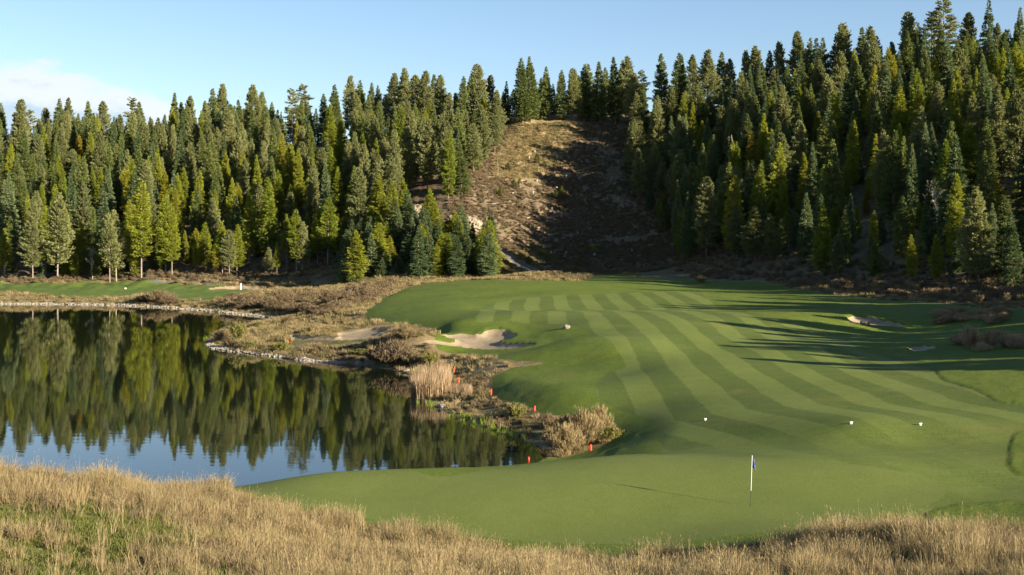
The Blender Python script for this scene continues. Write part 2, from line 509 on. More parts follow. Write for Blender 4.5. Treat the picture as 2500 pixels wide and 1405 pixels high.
def turf_mat(name, dark, light, dry, stripes=False, fine=1.0, dry_amt=0.25):
    m, nt = material(name)
    g = nt.n('ShaderNodeNewGeometry').outputs['Position']
    big = nt.noise(g, 0.09, 4.0, 0.6)
    mid = nt.noise(g, 0.7, 5.0, 0.65)
    stv = nt.n('ShaderNodeMapping', {'Vector': g, 'Scale': (0.55, 1.7, 1.0)}).outputs[0]
    str_ = nt.noise(stv, 1.8, 5.0, 0.7)
    fin = nt.noise(g, 9.0 * fine, 4.0, 0.7)
    vf = nt.noise(g, 45.0, 2.0, 0.7)
    t = nt.math('ADD', nt.math('MULTIPLY', nt.smooth(mid, 0.3, 0.7), 0.5), nt.math('MULTIPLY', nt.smooth(big, 0.40, 0.60), 0.5))
    if stripes:
        s = nt.n('ShaderNodeSeparateXYZ', {0: g})
        wob = nt.math('MULTIPLY', nt.math('SUBTRACT', nt.noise(g, 0.035, 2.0), 0.5), 3.0)
        wob2 = nt.math('MULTIPLY', nt.math('SUBTRACT', nt.noise(g, 0.9, 2.0), 0.5), 0.35)
        bend = nt.math('MULTIPLY', nt.math('MAXIMUM', nt.math('SUBTRACT', 80.0, s.outputs[1]), 0.0), -0.22)
        ph = nt.math('ADD', nt.math('ADD', s.outputs[0], bend), nt.math('ADD', wob, wob2))
        sn = nt.math('SINE', nt.math('MULTIPLY', ph, math.pi / 2.2))
        # cross-cut further up the hole
        cr = nt.math('SUBTRACT', 172.0, s.outputs[1])
        up = nt.smooth(s.outputs[1], 146.0, 151.0)
        flip = nt.math('MULTIPLY', up, nt.math('LESS_THAN', cr, 0.0))
        sn = nt.math('MULTIPLY', sn, nt.math('SUBTRACT', 1.0, nt.math('MULTIPLY', flip, 2.0)))
        st = nt.smooth(sn, -0.13, 0.13)
        fade = nt.smooth(s.outputs[1], 68.0, 72.0)
        st = nt.math('ADD', nt.math('MULTIPLY', nt.math('SUBTRACT', st, 0.5), nt.math('ADD', 0.28, nt.math('MULTIPLY', fade, 0.66))), 0.5)
        t = nt.math('ADD', nt.math('MULTIPLY', t, 0.34), nt.math('MULTIPLY', st, 0.66))
    col = nt.mix(t, dark, light)
    dm = nt.math('MULTIPLY', nt.smooth(nt.noise(g, 0.16, 6.0, 0.7), 0.52, 0.74), dry_amt)
    col = nt.mix(dm, col, dry)
    col = nt.mix(nt.math('MULTIPLY', nt.smooth(str_, 0.42, 0.66), 0.45), col, nt.mix(0.55, col, dark))  # dark streaks: shadows among the grass painted into the turf colour
    col = nt.mix(nt.math('MULTIPLY', nt.smooth(str_, 0.50, 0.34), 0.35), col, nt.mix(0.5, col, dry))
    k = nt.math('ADD', nt.math('MULTIPLY', fin, 0.65), nt.math('MULTIPLY', vf, 0.35))
    col = nt.mix(nt.math('MULTIPLY', nt.smooth(k, 0.36, 0.64), 0.9), nt.mix(0.34, col, (0.0, 0.0, 0.0)), nt.mix(0.12, col, (0.26, 0.30, 0.08)))
    principled(nt, col, 0.85, k, 0.6 if fine < 0.8 else 0.35, 0.09 if fine < 0.8 else 0.03, 0.15)
    return m


M_FAIR = turf_mat('fairway turf', (0.0530, 0.0850, 0.0085), (0.1360, 0.1740, 0.0340), (0.1649, 0.1503, 0.0369), True, 1.0, 0.55)
M_GREEN = turf_mat('putting green turf', (0.0954, 0.1260, 0.0234), (0.1170, 0.1476, 0.0306), (0.1242, 0.1350, 0.0297), False, 1.6, 0.2)
M_ROUGH = turf_mat('rough turf', (0.0627, 0.1030, 0.0067), (0.1064, 0.1478, 0.0134), (0.1512, 0.1366, 0.0314), False, 0.55, 0.4)
M_FARTURF = turf_mat('far turf', (0.0650, 0.1100, 0.0160), (0.1000, 0.1480, 0.0260), (0.1200, 0.1300, 0.0350), False, 0.6)

m, nt = material('sand')
g = nt.n('ShaderNodeNewGeometry').outputs['Position']
a1, a2 = nt.noise(g, 0.8, 5.0, 0.6), nt.noise(g, 14.0, 4.0, 0.7)
wv = nt.n('ShaderNodeTexWave', {'Vector': g, 'Scale': 2.6, 'Distortion': 5.0, 'Detail': 2.0}).outputs['Fac']
c = nt.mix(nt.smooth(a1, 0.3, 0.7), (0.2218, 0.1740, 0.1114), (0.2958, 0.2393, 0.1566))
c = nt.mix(nt.math('MULTIPLY', nt.smooth(a2, 0.4, 0.7), 0.3), c, (0.20, 0.155, 0.10))
principled(nt, c, 0.95, nt.math('ADD', nt.math('MULTIPLY', wv, 0.5), a2), 0.5, 0.04, 0.1)
M_SAND = m

m, nt = material('path asphalt')
g = nt.n('ShaderNodeNewGeometry').outputs['Position']
principled(nt, nt.mix(nt.noise(g, 3.0, 5.0), (0.075, 0.072, 0.072), (0.115, 0.112, 0.115)), 0.9, nt.noise(g, 40.0), 0.2, 0.01)
M_PATH = m

m, nt = material('native ground')
g = nt.n('ShaderNodeNewGeometry').outputs['Position']
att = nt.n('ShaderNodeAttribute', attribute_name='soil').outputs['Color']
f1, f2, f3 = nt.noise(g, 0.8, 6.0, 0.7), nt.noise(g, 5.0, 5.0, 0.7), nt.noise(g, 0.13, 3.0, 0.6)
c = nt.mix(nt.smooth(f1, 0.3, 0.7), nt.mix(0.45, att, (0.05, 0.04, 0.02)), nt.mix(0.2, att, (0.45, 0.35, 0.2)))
c = nt.mix(nt.math('MULTIPLY', nt.smooth(f2, 0.45, 0.7), 0.5), c, nt.mix(0.7, c, (0.03, 0.025, 0.015)))
c = nt.mix(nt.math('MULTIPLY', nt.smooth(f3, 0.5, 0.68), 0.35), c, (0.10, 0.115, 0.035))
principled(nt, c, 0.95, nt.math('ADD', f1, f2), 0.8, 0.25, 0.1)
M_GROUND = m

m, nt = material('pond water')
g = nt.n('ShaderNodeNewGeometry').outputs['Position']
mp = nt.n('ShaderNodeMapping', {'Vector': g, 'Scale': (0.55, 1.1, 1.0)}).outputs[0]
wav = nt.math('ADD', nt.math('MULTIPLY', nt.noise(mp, 1.1, 3.0, 0.5), 1.0), nt.math('MULTIPLY', nt.noise(mp, 0.25, 2.0, 0.5), 1.6))
principled(nt, (0.008, 0.011, 0.006), 0.015, wav, 0.035, 0.06, 0.5, IOR=1.333)
M_WATER = m


def leaf_mat(name, c0, c1, c2, spread=0.5, transl=0.25):
    """foliage whose tone varies from tree to tree and clump to clump"""
    m, nt = material(name)
    oi = nt.n('ShaderNodeObjectInfo')
    pos = nt.n('ShaderNodeTexCoord').outputs['Object']
    n = nt.noise(pos, 1.6, 3.0, 0.6)
    r = nt.math('ADD', nt.math('MULTIPLY', oi.outputs['Random'], spread), nt.math('MULTIPLY', n, 1.0 - spread))
    c = nt.mix(nt.smooth(r, 0.15, 0.6), c0, c1)
    c = nt.mix(nt.smooth(r, 0.6, 0.95), c, c2)
    d = nt.n('ShaderNodeBsdfPrincipled', {'Base Color': c, 'Roughness': 0.75, 'Specular IOR Level': 0.25})
    tr = nt.n('ShaderNodeBsdfTranslucent', {'Color': nt.mix(0.5, c, nt.mix(1.0, c, (1.3, 1.25, 0.5), 'MULTIPLY'))})
    mx = nt.n('ShaderNodeMixShader', {0: transl, 1: d.outputs[0], 2: tr.outputs[0]})
    nt.n('ShaderNodeOutputMaterial', {'Surface': mx.outputs[0]})
    return m


M_FIR = leaf_mat('fir needles', (0.084, 0.112, 0.032), (0.134, 0.166, 0.046), (0.178, 0.208, 0.058), 0.6, 0.34)
M_PINE = leaf_mat('pine needles', (0.130, 0.146, 0.056), (0.178, 0.192, 0.076), (0.216, 0.226, 0.090), 0.6, 0.34)
M_SPRUCE = leaf_mat('spruce needles', (0.068, 0.104, 0.042), (0.108, 0.150, 0.062), (0.144, 0.186, 0.086), 0.6, 0.30)
M_LARCH = leaf_mat('larch needles', (0.140, 0.178, 0.018), (0.212, 0.236, 0.024), (0.300, 0.262, 0.028), 0.65, 0.38)
M_GOLD = leaf_mat('turning larch needles', (0.19, 0.16, 0.014), (0.25, 0.19, 0.016), (0.29, 0.16, 0.020), 0.6, 0.28)
M_BRUSH = leaf_mat('brown brush', (0.1001, 0.0731, 0.0409), (0.1479, 0.1096, 0.0609), (0.2001, 0.1566, 0.0827), 0.6, 0.15)
M_WILLOW = leaf_mat('tan willow twigs', (0.1566, 0.1175, 0.0592), (0.2262, 0.1740, 0.0853), (0.2784, 0.2218, 0.1087), 0.6, 0.2)
M_OLIVE = leaf_mat('olive shrub leaves', (0.10, 0.105, 0.03), (0.16, 0.15, 0.04), (0.25, 0.21, 0.05), 0.6, 0.25)
M_REED = leaf_mat('tan reeds', (0.2262, 0.1566, 0.0870), (0.3132, 0.2262, 0.1348), (0.3828, 0.2958, 0.1958), 0.6, 0.2)
M_GREED = leaf_mat('green reeds', (0.1392, 0.2088, 0.0174), (0.2088, 0.2871, 0.0261), (0.2871, 0.3306, 0.0348), 0.6, 0.3)

m, nt = material('dry grass blades')
oi = nt.n('ShaderNodeObjectInfo')
pn = nt.noise(oi.outputs['Location'], 0.16, 4.0, 0.65)
pn2 = nt.noise(oi.outputs['Location'], 1.1, 2.0, 0.6)
r = nt.math('ADD', nt.math('MULTIPLY', oi.outputs['Random'], 0.55), nt.math('MULTIPLY', pn2, 0.45))
c = nt.mix(nt.smooth(r, 0.15, 0.5), (0.1001, 0.0853, 0.0365), (0.2132, 0.1636, 0.0783))
c = nt.mix(nt.smooth(r, 0.5, 0.85), c, (0.2915, 0.2306, 0.1175))
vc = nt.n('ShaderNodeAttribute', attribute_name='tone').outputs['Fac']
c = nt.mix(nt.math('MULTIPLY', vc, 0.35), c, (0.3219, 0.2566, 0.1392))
d = nt.n('ShaderNodeBsdfPrincipled', {'Base Color': c, 'Roughness': 0.8, 'Specular IOR Level': 0.2})
tr = nt.n('ShaderNodeBsdfTranslucent', {'Color': c})
mx = nt.n('ShaderNodeMixShader', {0: 0.3, 1: d.outputs[0], 2: tr.outputs[0]})
nt.n('ShaderNodeOutputMaterial', {'Surface': mx.outputs[0]})
M_DRY = m
M_BANK = leaf_mat('bank grass blades', (0.1131, 0.1001, 0.0391), (0.2088, 0.1610, 0.0783), (0.2958, 0.2306, 0.1175), 0.75, 0.25)
M_GRASSG = leaf_mat('green grass blades', (0.075, 0.090, 0.020), (0.115, 0.130, 0.030), (0.19, 0.175, 0.055), 0.5, 0.3)


def bark_mat(name, c0, c1, zs=0.25):
    m, nt = material(name)
    pos = nt.n('ShaderNodeTexCoord').outputs['Object']
    mp = nt.n('ShaderNodeMapping', {'Vector': pos, 'Scale': (6.0, 6.0, 6.0 * zs)}).outputs[0]
    n = nt.noise(mp, 1.0, 5.0, 0.65)
    principled(nt, nt.mix(nt.smooth(n, 0.3, 0.7), c0, c1), 0.9, n, 0.6, 0.05, 0.15)
    return m


M_BARK = bark_mat('conifer bark', (0.10, 0.075, 0.055), (0.22, 0.17, 0.125))
M_PALEBARK = bark_mat('pale grey bark', (0.14, 0.115, 0.09), (0.27, 0.23, 0.185))
M_BIRCH = bark_mat('birch bark', (0.34, 0.30, 0.25), (0.66, 0.62, 0.55), 2.0)

m, nt = material('granite')
pos = nt.n('ShaderNodeTexCoord').outputs['Object']
oi = nt.n('ShaderNodeObjectInfo')
n = nt.noise(pos, 2.5, 6.0, 0.65)
n2 = nt.noise(pos, 14.0, 4.0, 0.6)
c = nt.mix(nt.smooth(n, 0.3, 0.7), (0.11, 0.10, 0.082), (0.28, 0.25, 0.205))
c = nt.mix(nt.math('MULTIPLY', oi.outputs['Random'], 0.35), c, (0.31, 0.28, 0.235))
principled(nt, c, 0.85, nt.math('ADD', n, nt.math('MULTIPLY', n2, 0.4)), 0.7, 0.08, 0.2)
M_ROCK = m
m, nt = material('cliff rock')
pos = nt.n('ShaderNodeTexCoord').outputs['Object']
mp = nt.n('ShaderNodeMapping', {'Vector': pos, 'Scale': (1.0, 1.0, 0.45)}).outputs[0]
n = nt.noise(mp, 0.9, 7.0, 0.7)
c = nt.mix(nt.smooth(n, 0.35, 0.65), (0.08, 0.063, 0.046), (0.28, 0.235, 0.175))
principled(nt, c, 0.9, n, 0.9, 0.4, 0.15)
M_CLIFF = m

# ------------------------------------------------------------------ ground sheets: cells split exactly along the zone outlines
VERT = np.stack([GX, GY, Z], -1).reshape(-1, 3)
SDF = np.stack([s.ravel() for _, s in ZI[1:]], 0)
NZ = len(ZI)
idx = (np.arange(NR - 1)[:, None] * NC + np.arange(NC - 1)[None, :]).ravel()
CELL = np.stack([idx, idx + 1, idx + NC + 1, idx + NC], 1)
neg = SDF < 0
cnt = neg[:, CELL].sum(-1)                              # zone x cell
zone = np.zeros(len(CELL), int)
mixed = np.zeros(len(CELL), bool)
for zi in range(1, NZ):
    full, part = cnt[zi - 1] == 4, (cnt[zi - 1] > 0) & (cnt[zi - 1] < 4)
    zone[full] = zi
    mixed[full] = False
    mixed[part] = True
zone_faces = [CELL[(zone == zi) & ~mixed] for zi in range(NZ)]
extra = {zi: {} for zi in range(NZ)}                    # polygons by vertex count
new_v, new_key = [], {}
NV = len(VERT)


def vinfo(i):
    return (VERT[i], SDF[:, i]) if i < NV else new_v[i - NV]


def cut(i, j, zi):
    key = (min(i, j), max(i, j), zi)
    if key not in new_key:
        (pa, sa), (pb, sb) = vinfo(key[0]), vinfo(key[1])
        t = sa[zi - 1] / (sa[zi - 1] - sb[zi - 1])
        s = sa + (sb - sa) * t
        s[zi - 1] = 0.0
        new_key[key] = NV + len(new_v)
        new_v.append((pa + (pb - pa) * t, s))
    return new_key[key]


for c in CELL[mixed]:
    rest = [list(map(int, c))]
    for zi in range(NZ - 1, 0, -1):
        nxt = []
        for poly in rest:
            vals = [vinfo(i)[1][zi - 1] for i in poly]
            if all(v >= 0 for v in vals):
                nxt.append(poly)
                continue
            if all(v <= 0 for v in vals):
                extra[zi].setdefault(len(poly), []).append(poly)
                continue
            ins, out = [], []
            for k in range(len(poly)):
                i, j = poly[k], poly[(k + 1) % len(poly)]
                vi, vj = vals[k], vals[(k + 1) % len(poly)]
                if vi <= 0:
                    ins.append(i)
                if vi >= 0:
                    out.append(i)
                if vi * vj < 0:
                    q = cut(i, j, zi)
                    ins.append(q)
                    out.append(q)
            if len(ins) > 2:
                extra[zi].setdefault(len(ins), []).append(ins)
            if len(out) > 2:
                nxt.append(out)
        rest = nxt
    for poly in rest:
        extra[0].setdefault(len(poly), []).append(poly)
ALLV = np.concatenate([VERT, np.array([v[0] for v in new_v]).reshape(-1, 3)])

# soil colour: what the ground itself is covered with
gpx, gpy = proj(VERT[:, 0], VERT[:, 1], VERT[:, 2])
soil = np.tile(np.array([0.27, 0.20, 0.10]), (len(ALLV), 1))
yy = VERT[:, 1]
n_a = vnoise(VERT[:, 0], yy, 7.0, 4)
n_b = vnoise(VERT[:, 0] + 300, yy, 3.0, 4)


def blend(mask, col):
    global soil
    mk = np.zeros(len(ALLV))
    mk[:NV] = mask
    soil = soil * (1 - mk[:, None]) + mk[:, None] * np.array(col)


blend(sstep(n_a, 0.48, 0.62) * (yy < 300) * 0.8, (0.12, 0.135, 0.04))
blend(sstep(n_b, 0.5, 0.65) * 0.6 * (yy < 300) * (yy > 60), (0.16, 0.11, 0.06))
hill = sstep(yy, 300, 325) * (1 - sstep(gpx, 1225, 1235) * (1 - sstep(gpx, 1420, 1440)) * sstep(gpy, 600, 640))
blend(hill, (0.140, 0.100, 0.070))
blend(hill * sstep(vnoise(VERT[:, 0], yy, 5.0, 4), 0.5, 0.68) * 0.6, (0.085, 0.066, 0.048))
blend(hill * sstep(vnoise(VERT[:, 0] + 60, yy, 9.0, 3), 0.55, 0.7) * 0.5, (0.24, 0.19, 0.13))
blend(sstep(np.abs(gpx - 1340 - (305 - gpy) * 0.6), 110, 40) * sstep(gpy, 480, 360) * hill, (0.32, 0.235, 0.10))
duff = hill * np.clip(sstep(gpx, 1165, 1090) + sstep(gpx - (gpy - 300) * 0.45, 1525, 1580), 0, 1)
blend(duff * 0.75, (0.075, 0.055, 0.034))
blend(sstep(yy, 150, 200) * sstep(sd_turf.ravel(), 0.5, 3.0) * (VERT[:, 0] > 55) * 0.8, (0.10, 0.075, 0.045))
blend(sstep(yy, 150, 170) * sstep(sd_turf.ravel(), 0.3, 2.0) * sstep(VERT[:, 0], 18, 40) * 0.85, (0.10, 0.078, 0.046))
blend(sstep(psd.ravel(), 1.6, 0.3) * (psd.ravel() > -3) * 0.7, (0.11, 0.095, 0.065))

ZMAT = [M_GROUND, M_ROUGH, M_FARTURF, M_FAIR, M_GREEN] + [M_SAND] * len(BZ) + [M_PATH]
ZLAB = [('dry native ground and bare hillside soil round the course', 'ground'), ('longer green rough grass round the mown fairway', 'grass'),
        ('strip of mown turf along the far bank of the pond', 'grass'), ('mown fairway with light and dark mowing stripes', 'fairway'),
        ('smooth close mown putting green with the flagstick', 'putting green')]
BLAB = {'big': 'large pale sand bunker with a rounded tongue below the white boulder', 'mid': 'long thin sand bunker among dry grass on the peninsula',
        'shade': 'shaded grey sand bunker holding a small boulder', 'small': 'tiny sand bunker at the edge of the long tree shadow',
        'far': 'low sand bunker beside the white post on the far bank'}
ZLAB += [(BLAB[nm], 'bunker') for nm, _ in BZ] + [('grey asphalt cart path at the foot of the cleared slope', 'path')]
for zi, (nm, _) in enumerate(ZI):
    fl = [zone_faces[zi]] + [np.array(v) for v in extra[zi].values()]
    fl = [f for f in fl if len(f)]
    if not fl:
        continue
    used = np.unique(np.concatenate([f.ravel() for f in fl]))
    remap = np.full(len(ALLV), -1)
    remap[used] = np.arange(len(used))
    me = mesh_np(nm, ALLV[used], [remap[f] for f in fl], ZMAT[zi], True)
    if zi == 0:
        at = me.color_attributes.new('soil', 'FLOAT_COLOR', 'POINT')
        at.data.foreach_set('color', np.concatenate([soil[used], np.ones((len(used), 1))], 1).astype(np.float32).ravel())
    tag(obj(nm, me), ZLAB[zi][0], ZLAB[zi][1], kind='structure')

# pond
wx, wy = np.meshgrid(np.linspace(-240, 12, 40), np.linspace(56, 274, 40), indexing='ij')
wv = np.stack([wx, wy, np.zeros_like(wx)], -1).reshape(-1, 3)
k = (np.arange(39)[:, None] * 40 + np.arange(39)[None, :]).ravel()
tag(obj('pond_water', mesh_np('pond_water', wv, np.stack([k, k + 40, k + 41, k + 1], 1), M_WATER, True)),
    'dark still pond mirroring the conifers and the blue sky', 'pond', kind='structure')


def ground_z(x, y):
    return float(sample(Z, x, y))


# ------------------------------------------------------------------ tree shapes
def cards(P, Dr, L, Wd, rng, taper=0.35):
    """flat leaf sprays: start points, directions, lengths, widths -> quads"""
    n = len(P)
    Dr = Dr / np.linalg.norm(Dr, axis=1, keepdims=True)
    ref = rng.normal(size=(n, 3))
    S = np.cross(Dr, ref)
    S /= np.linalg.norm(S, axis=1, keepdims=True) + 1e-9
    mid = P + Dr * (L * 0.55)[:, None]
    tip = P + Dr * L[:, None]
    V = np.stack([P, mid + S * (Wd * 0.5)[:, None], tip, mid - S * (Wd * 0.5)[:, None]], 1).reshape(-1, 3)
    i = np.arange(n) * 4
    return V, np.stack([i, i + 1, i + 2, i + 3], 1)


def tube(path, radii, sides=7):
    path = np.asarray(path, float)
    V, Fc = [], []
    for q, (p, r) in enumerate(zip(path, radii)):
        d = path[min(q + 1, len(path) - 1)] - path[max(q - 1, 0)]
        d = d / (np.linalg.norm(d) + 1e-9)
        a = np.cross(d, (0, 0, 1.0)) if abs(d[2]) < 0.9 else np.cross(d, (1.0, 0, 0))
        a /= np.linalg.norm(a)
        b = np.cross(d, a)
        for s in range(sides):
            t = 2 * math.pi * s / sides
            V.append(p + r * (math.cos(t) * a + math.sin(t) * b))
    for q in range(len(path) - 1):
        for s in range(sides):
            s2 = (s + 1) % sides
            Fc.append((q * sides + s, q * sides + s2, (q + 1) * sides + s2, (q + 1) * sides + s))
    return np.array(V), np.array(Fc)


def join(parts):
    V, Fs, off = [], {}, 0
    for v, f in parts:
        V.append(v)
        Fs.setdefault(f.shape[1], []).append(f + off)
        off += len(v)
    return np.concatenate(V), [np.concatenate(x) for x in Fs.values()]


def conifer(kind, seed, leaf, bark, H=20.0, z0=None):
    rng = np.random.default_rng(seed)
    P = dict(fir=dict(R=3.3, z0=0.07, pw=0.78, step=0.31, n=(6, 9), up=0.80, low=0.02, dens=18.0, L=(0.30, 0.60), W=0.17, irr=0.16),
             pine=dict(R=3.5, z0=0.14, pw=0.64, step=0.34, n=(6, 9), up=1.0, low=0.22, dens=17.0, L=(0.32, 0.60), W=0.19, irr=0.24),
             openpine=dict(R=3.6, z0=0.34, pw=0.50, step=0.56, n=(4, 6), up=0.5, low=0.05, dens=24.0, L=(0.34, 0.60), W=0.19, irr=0.50),
             spruce=dict(R=3.3, z0=0.03, pw=0.92, step=0.29, n=(6, 9), up=0.40, low=-0.34, dens=21.0, L=(0.30, 0.55), W=0.17, irr=0.14),
             larch=dict(R=3.0, z0=0.11, pw=0.72, step=0.30, n=(6, 9), up=0.85, low=0.10, dens=19.0, L=(0.28, 0.55), W=0.15, irr=0.22))[kind]
    P['z0'] = z0 or P['z0']
    bend = rng.normal(0, 0.25, 2)
    axis = lambda z: np.array([bend[0] * (z / H) ** 2, bend[1] * (z / H) ** 2, z])
    lob = rng.uniform(0, 6.28, 3)
    pts, drs, ls, ws = [], [], [], []
    sticks = []
    z = P['z0'] * H
    while z < H * 0.985:
        t = (z - P['z0'] * H) / (H * (1 - P['z0']))
        prof = (1 - t) ** P['pw'] * (0.50 + 0.50 * min(1.0, t / 0.26))
        nb = rng.integers(*P['n']) if t < 0.8 else rng.integers(3, 5)
        wh = rng.uniform(1 - P['irr'], 1 + P['irr'] * 0.6)
        for b in range(nb):
            az_ = rng.uniform(0, 2 * math.pi)
            lobed = 1 + 0.16 * math.sin(2 * az_ + lob[0] + t * 5) + 0.10 * math.sin(3 * az_ + lob[1] - t * 9)
            L = max(0.18, P['R'] * prof * wh * lobed * rng.uniform(0.80, 1.06))
            ele = P['low'] + (P['up'] - P['low']) * t + rng.normal(0, 0.09)
            L *= 1 + 0.25 * max(0.0, ele)
            d = np.array([math.cos(az_) * math.cos(ele), math.sin(az_) * math.cos(ele), math.sin(ele)])
            base = axis(z) + np.array([0, 0, rng.uniform(-.1, .1)])
            m = int(3 + L * P['dens'])
            s = rng.uniform(0.12, 1.0, m) ** (0.62 if 'pine' in kind else 0.75)
            sag = (0.10 if kind != 'pine' else -0.05) * L
            p = base + d * (L * s)[:, None]
            p[:, 2] -= sag * s ** 2 - rng.normal(0, 0.035 * L + 0.03, m)
            side = np.cross(d, (0, 0, 1.0))
            p += side * (rng.normal(0, 0.11, m) * L * (0.25 + s))[:, None]
            sg = rng.choice([-1, 1], m) * rng.uniform(0.1, 1.0, m)
            dd = d[None] * 0.8 + side[None] * sg[:, None] + rng.normal(0, 0.26, (m, 3))
            dd[:, 2] += 0.12 if 'pine' in kind else -0.08
            pts.append(p)
            drs.append(dd)
            ls.append(rng.uniform(*P['L'], m) * (0.75 + 0.4 * min(1, L / 1.5)))
            ws.append(rng.uniform(0.7, 1.3, m) * P['W'])
            if L > 0.9 and rng.random() < (0.25 if kind != 'openpine' else 1.0):
                sticks.append((base, base + d * L * 0.85 - np.array([0, 0, sag * 0.7])))
        z += P['step'] * rng.uniform(0.6, 1.4) * (0.65 if t > 0.75 else 1.0)
    top = axis(H * 0.975)
    m = 16
    pts.append(top + np.stack([np.zeros(m), np.zeros(m), np.linspace(-0.7, 0.25, m)], 1))
    drs.append(np.stack([rng.normal(0, .5, m), rng.normal(0, .5, m), np.full(m, 0.8)], 1))
    ls.append(np.full(m, 0.34))
    ws.append(np.full(m, 0.15))
    V, Fc = cards(np.concatenate(pts), np.concatenate(drs), np.concatenate(ls), np.concatenate(ws), rng)
    crown = mesh_np('crown_' + kind, V, Fc, leaf)
    zs = np.array([-0.8, 0, 0.5, 2, 6, 11, 16, H * 0.97])
    r0 = {'spruce': 0.21, 'larch': 0.16, 'fir': 0.22, 'pine': 0.18, 'openpine': 0.27}[kind]
    parts = [tube([axis(q) for q in zs], [r0 * 1.35, r0 * 1.25, r0, r0 * 0.92, r0 * 0.72, r0 * 0.5, r0 * 0.28, 0.03])]
    for a, b in sticks:
        parts.append(tube([a, (a + b) / 2, b], [0.05, 0.035, 0.012], 3))
    for q in range(14):                                  # dead stubs below the crown
        zz = rng.uniform(0.06, P['z0'] + 0.1) * H
        t = rng.uniform(0, 6.28)
        L = rng.uniform(0.4, 1.3)
        a = axis(zz)
        parts.append(tube([a, a + np.array([math.cos(t) * L, math.sin(t) * L, rng.uniform(-.25, .1)])], [0.03, 0.01], 3))
    tv, tf = join(parts)
    return crown, mesh_np('trunk_' + kind, tv, tf, bark, True)


SHAPES = {
    'fir': [conifer('fir', 100 + i, M_FIR, M_BARK) for i in range(4)],
    'pine': [conifer('pine', 200 + i, M_PINE, M_BARK) for i in range(4)],
    'openpine': [conifer('openpine', 250 + i, M_PINE, M_PALEBARK) for i in range(2)],
    'spruce': [conifer('spruce', 300 + i, M_SPRUCE, M_BARK) for i in range(3)],
    'larch': [conifer('larch', 400 + i, M_LARCH, M_BARK) for i in range(4)],
    'frontlarch': [conifer('larch', 470 + i, M_LARCH, M_PALEBARK, 20.0, 0.20 + 0.05 * i) for i in range(2)],
    'frontpine': [conifer('pine', 480 + i, M_PINE, M_PALEBARK, 20.0, 0.18 + 0.05 * i) for i in range(2)],
    'gold': [conifer('larch', 450 + i, M_GOLD, M_PALEBARK) for i in range(2)],
}
NAME = {'fir': 'fir_tree', 'pine': 'pine_tree', 'openpine': 'pine_tree', 'spruce': 'spruce_tree', 'larch': 'larch_tree', 'frontlarch': 'larch_tree', 'frontpine': 'pine_tree', 'gold': 'larch_tree'}
CAT = {'frontlarch': 'larch', 'frontpine': 'pine', 'fir': 'fir', 'pine': 'pine', 'openpine': 'pine', 'spruce': 'spruce', 'larch': 'larch', 'gold': 'larch'}
LOOK = {'frontlarch': 'bare stemmed larch', 'frontpine': 'bare stemmed pine', 'fir': 'dark green fir', 'pine': 'olive green pine', 'openpine': 'open crowned pine', 'spruce': 'blue green spruce',
        'larch': 'yellow green larch', 'gold': 'golden orange larch'}
PLACE = {'far': 'in the forest behind the far bank of the pond', 'fringe': 'at the front edge of the forest behind the pond',
         'spur': 'on the wooded spur beside the cleared slope', 'foot': 'in the dense clump at the foot of the spur',
         'crest': 'on the hilltop above the cleared slope', 'right': 'on the steep forested hillside beyond the fairway',
         'edge': 'at the foot of the steep hillside beyond the fairway', 'ridge': 'on the skyline of the ridge behind the pond',
         'rridge': 'on the skyline of the steep hill beyond the fairway', 'side': 'standing beside the fairway and shading it', 'slope': 'growing alone on the cleared slope'}
TREES, KINDS, HEROES = [], [], []


def plant(kind, x, y, h, place, width=1.0, label=None, sink=0.25):
    crown, trunk = random.choice(SHAPES[kind])
    z = ground_z(x, y)
    root = empty(NAME[kind], (x, y, z - sink), random.uniform(0, 6.28))
    s = h / 20.0
    wd = width * s ** 0.75 if h < 20 else width * s
    root.scale = (wd * random.uniform(0.88, 1.12), wd * random.uniform(0.88, 1.12), s)
    root.rotation_euler = (random.gauss(0, 0.018), random.gauss(0, 0.018), root.rotation_euler[2])
    size = 'tall' if h >= 19.5 else 'short' if h < 14 else 'mid sized'
    form = 'broad ' if width > 1.15 else 'slender ' if width < 1.0 else ''
    lab = label or (size + ' ' + form + LOOK[kind] + ' ' + PLACE[place])
    tag(root, lab, CAT[kind], None if label else size + ' ' + form + LOOK[kind] + ' trees ' + PLACE[place])
    obj('trunk', trunk, root)
    obj('crown', crown, root)
    TREES.append((x, y, h))
    KINDS.append(NAME[kind])
    return root


def plant_px(kind, px, D, ytop, place, width=1.0, label=None, hmin=5.0):
    """a tree at distance D whose tip reaches photo row ytop"""
    x = (px - CX) * D / F
    z = ground_z(x, D)
    h = CAMZ + (HY - ytop) * D / F - z
    if place in ('right', 'edge', 'foot', 'fringe', 'spur'):
        HEROES.append((px, D, ytop))
    return plant(kind, x, D, max(hmin, h), place, width, label)


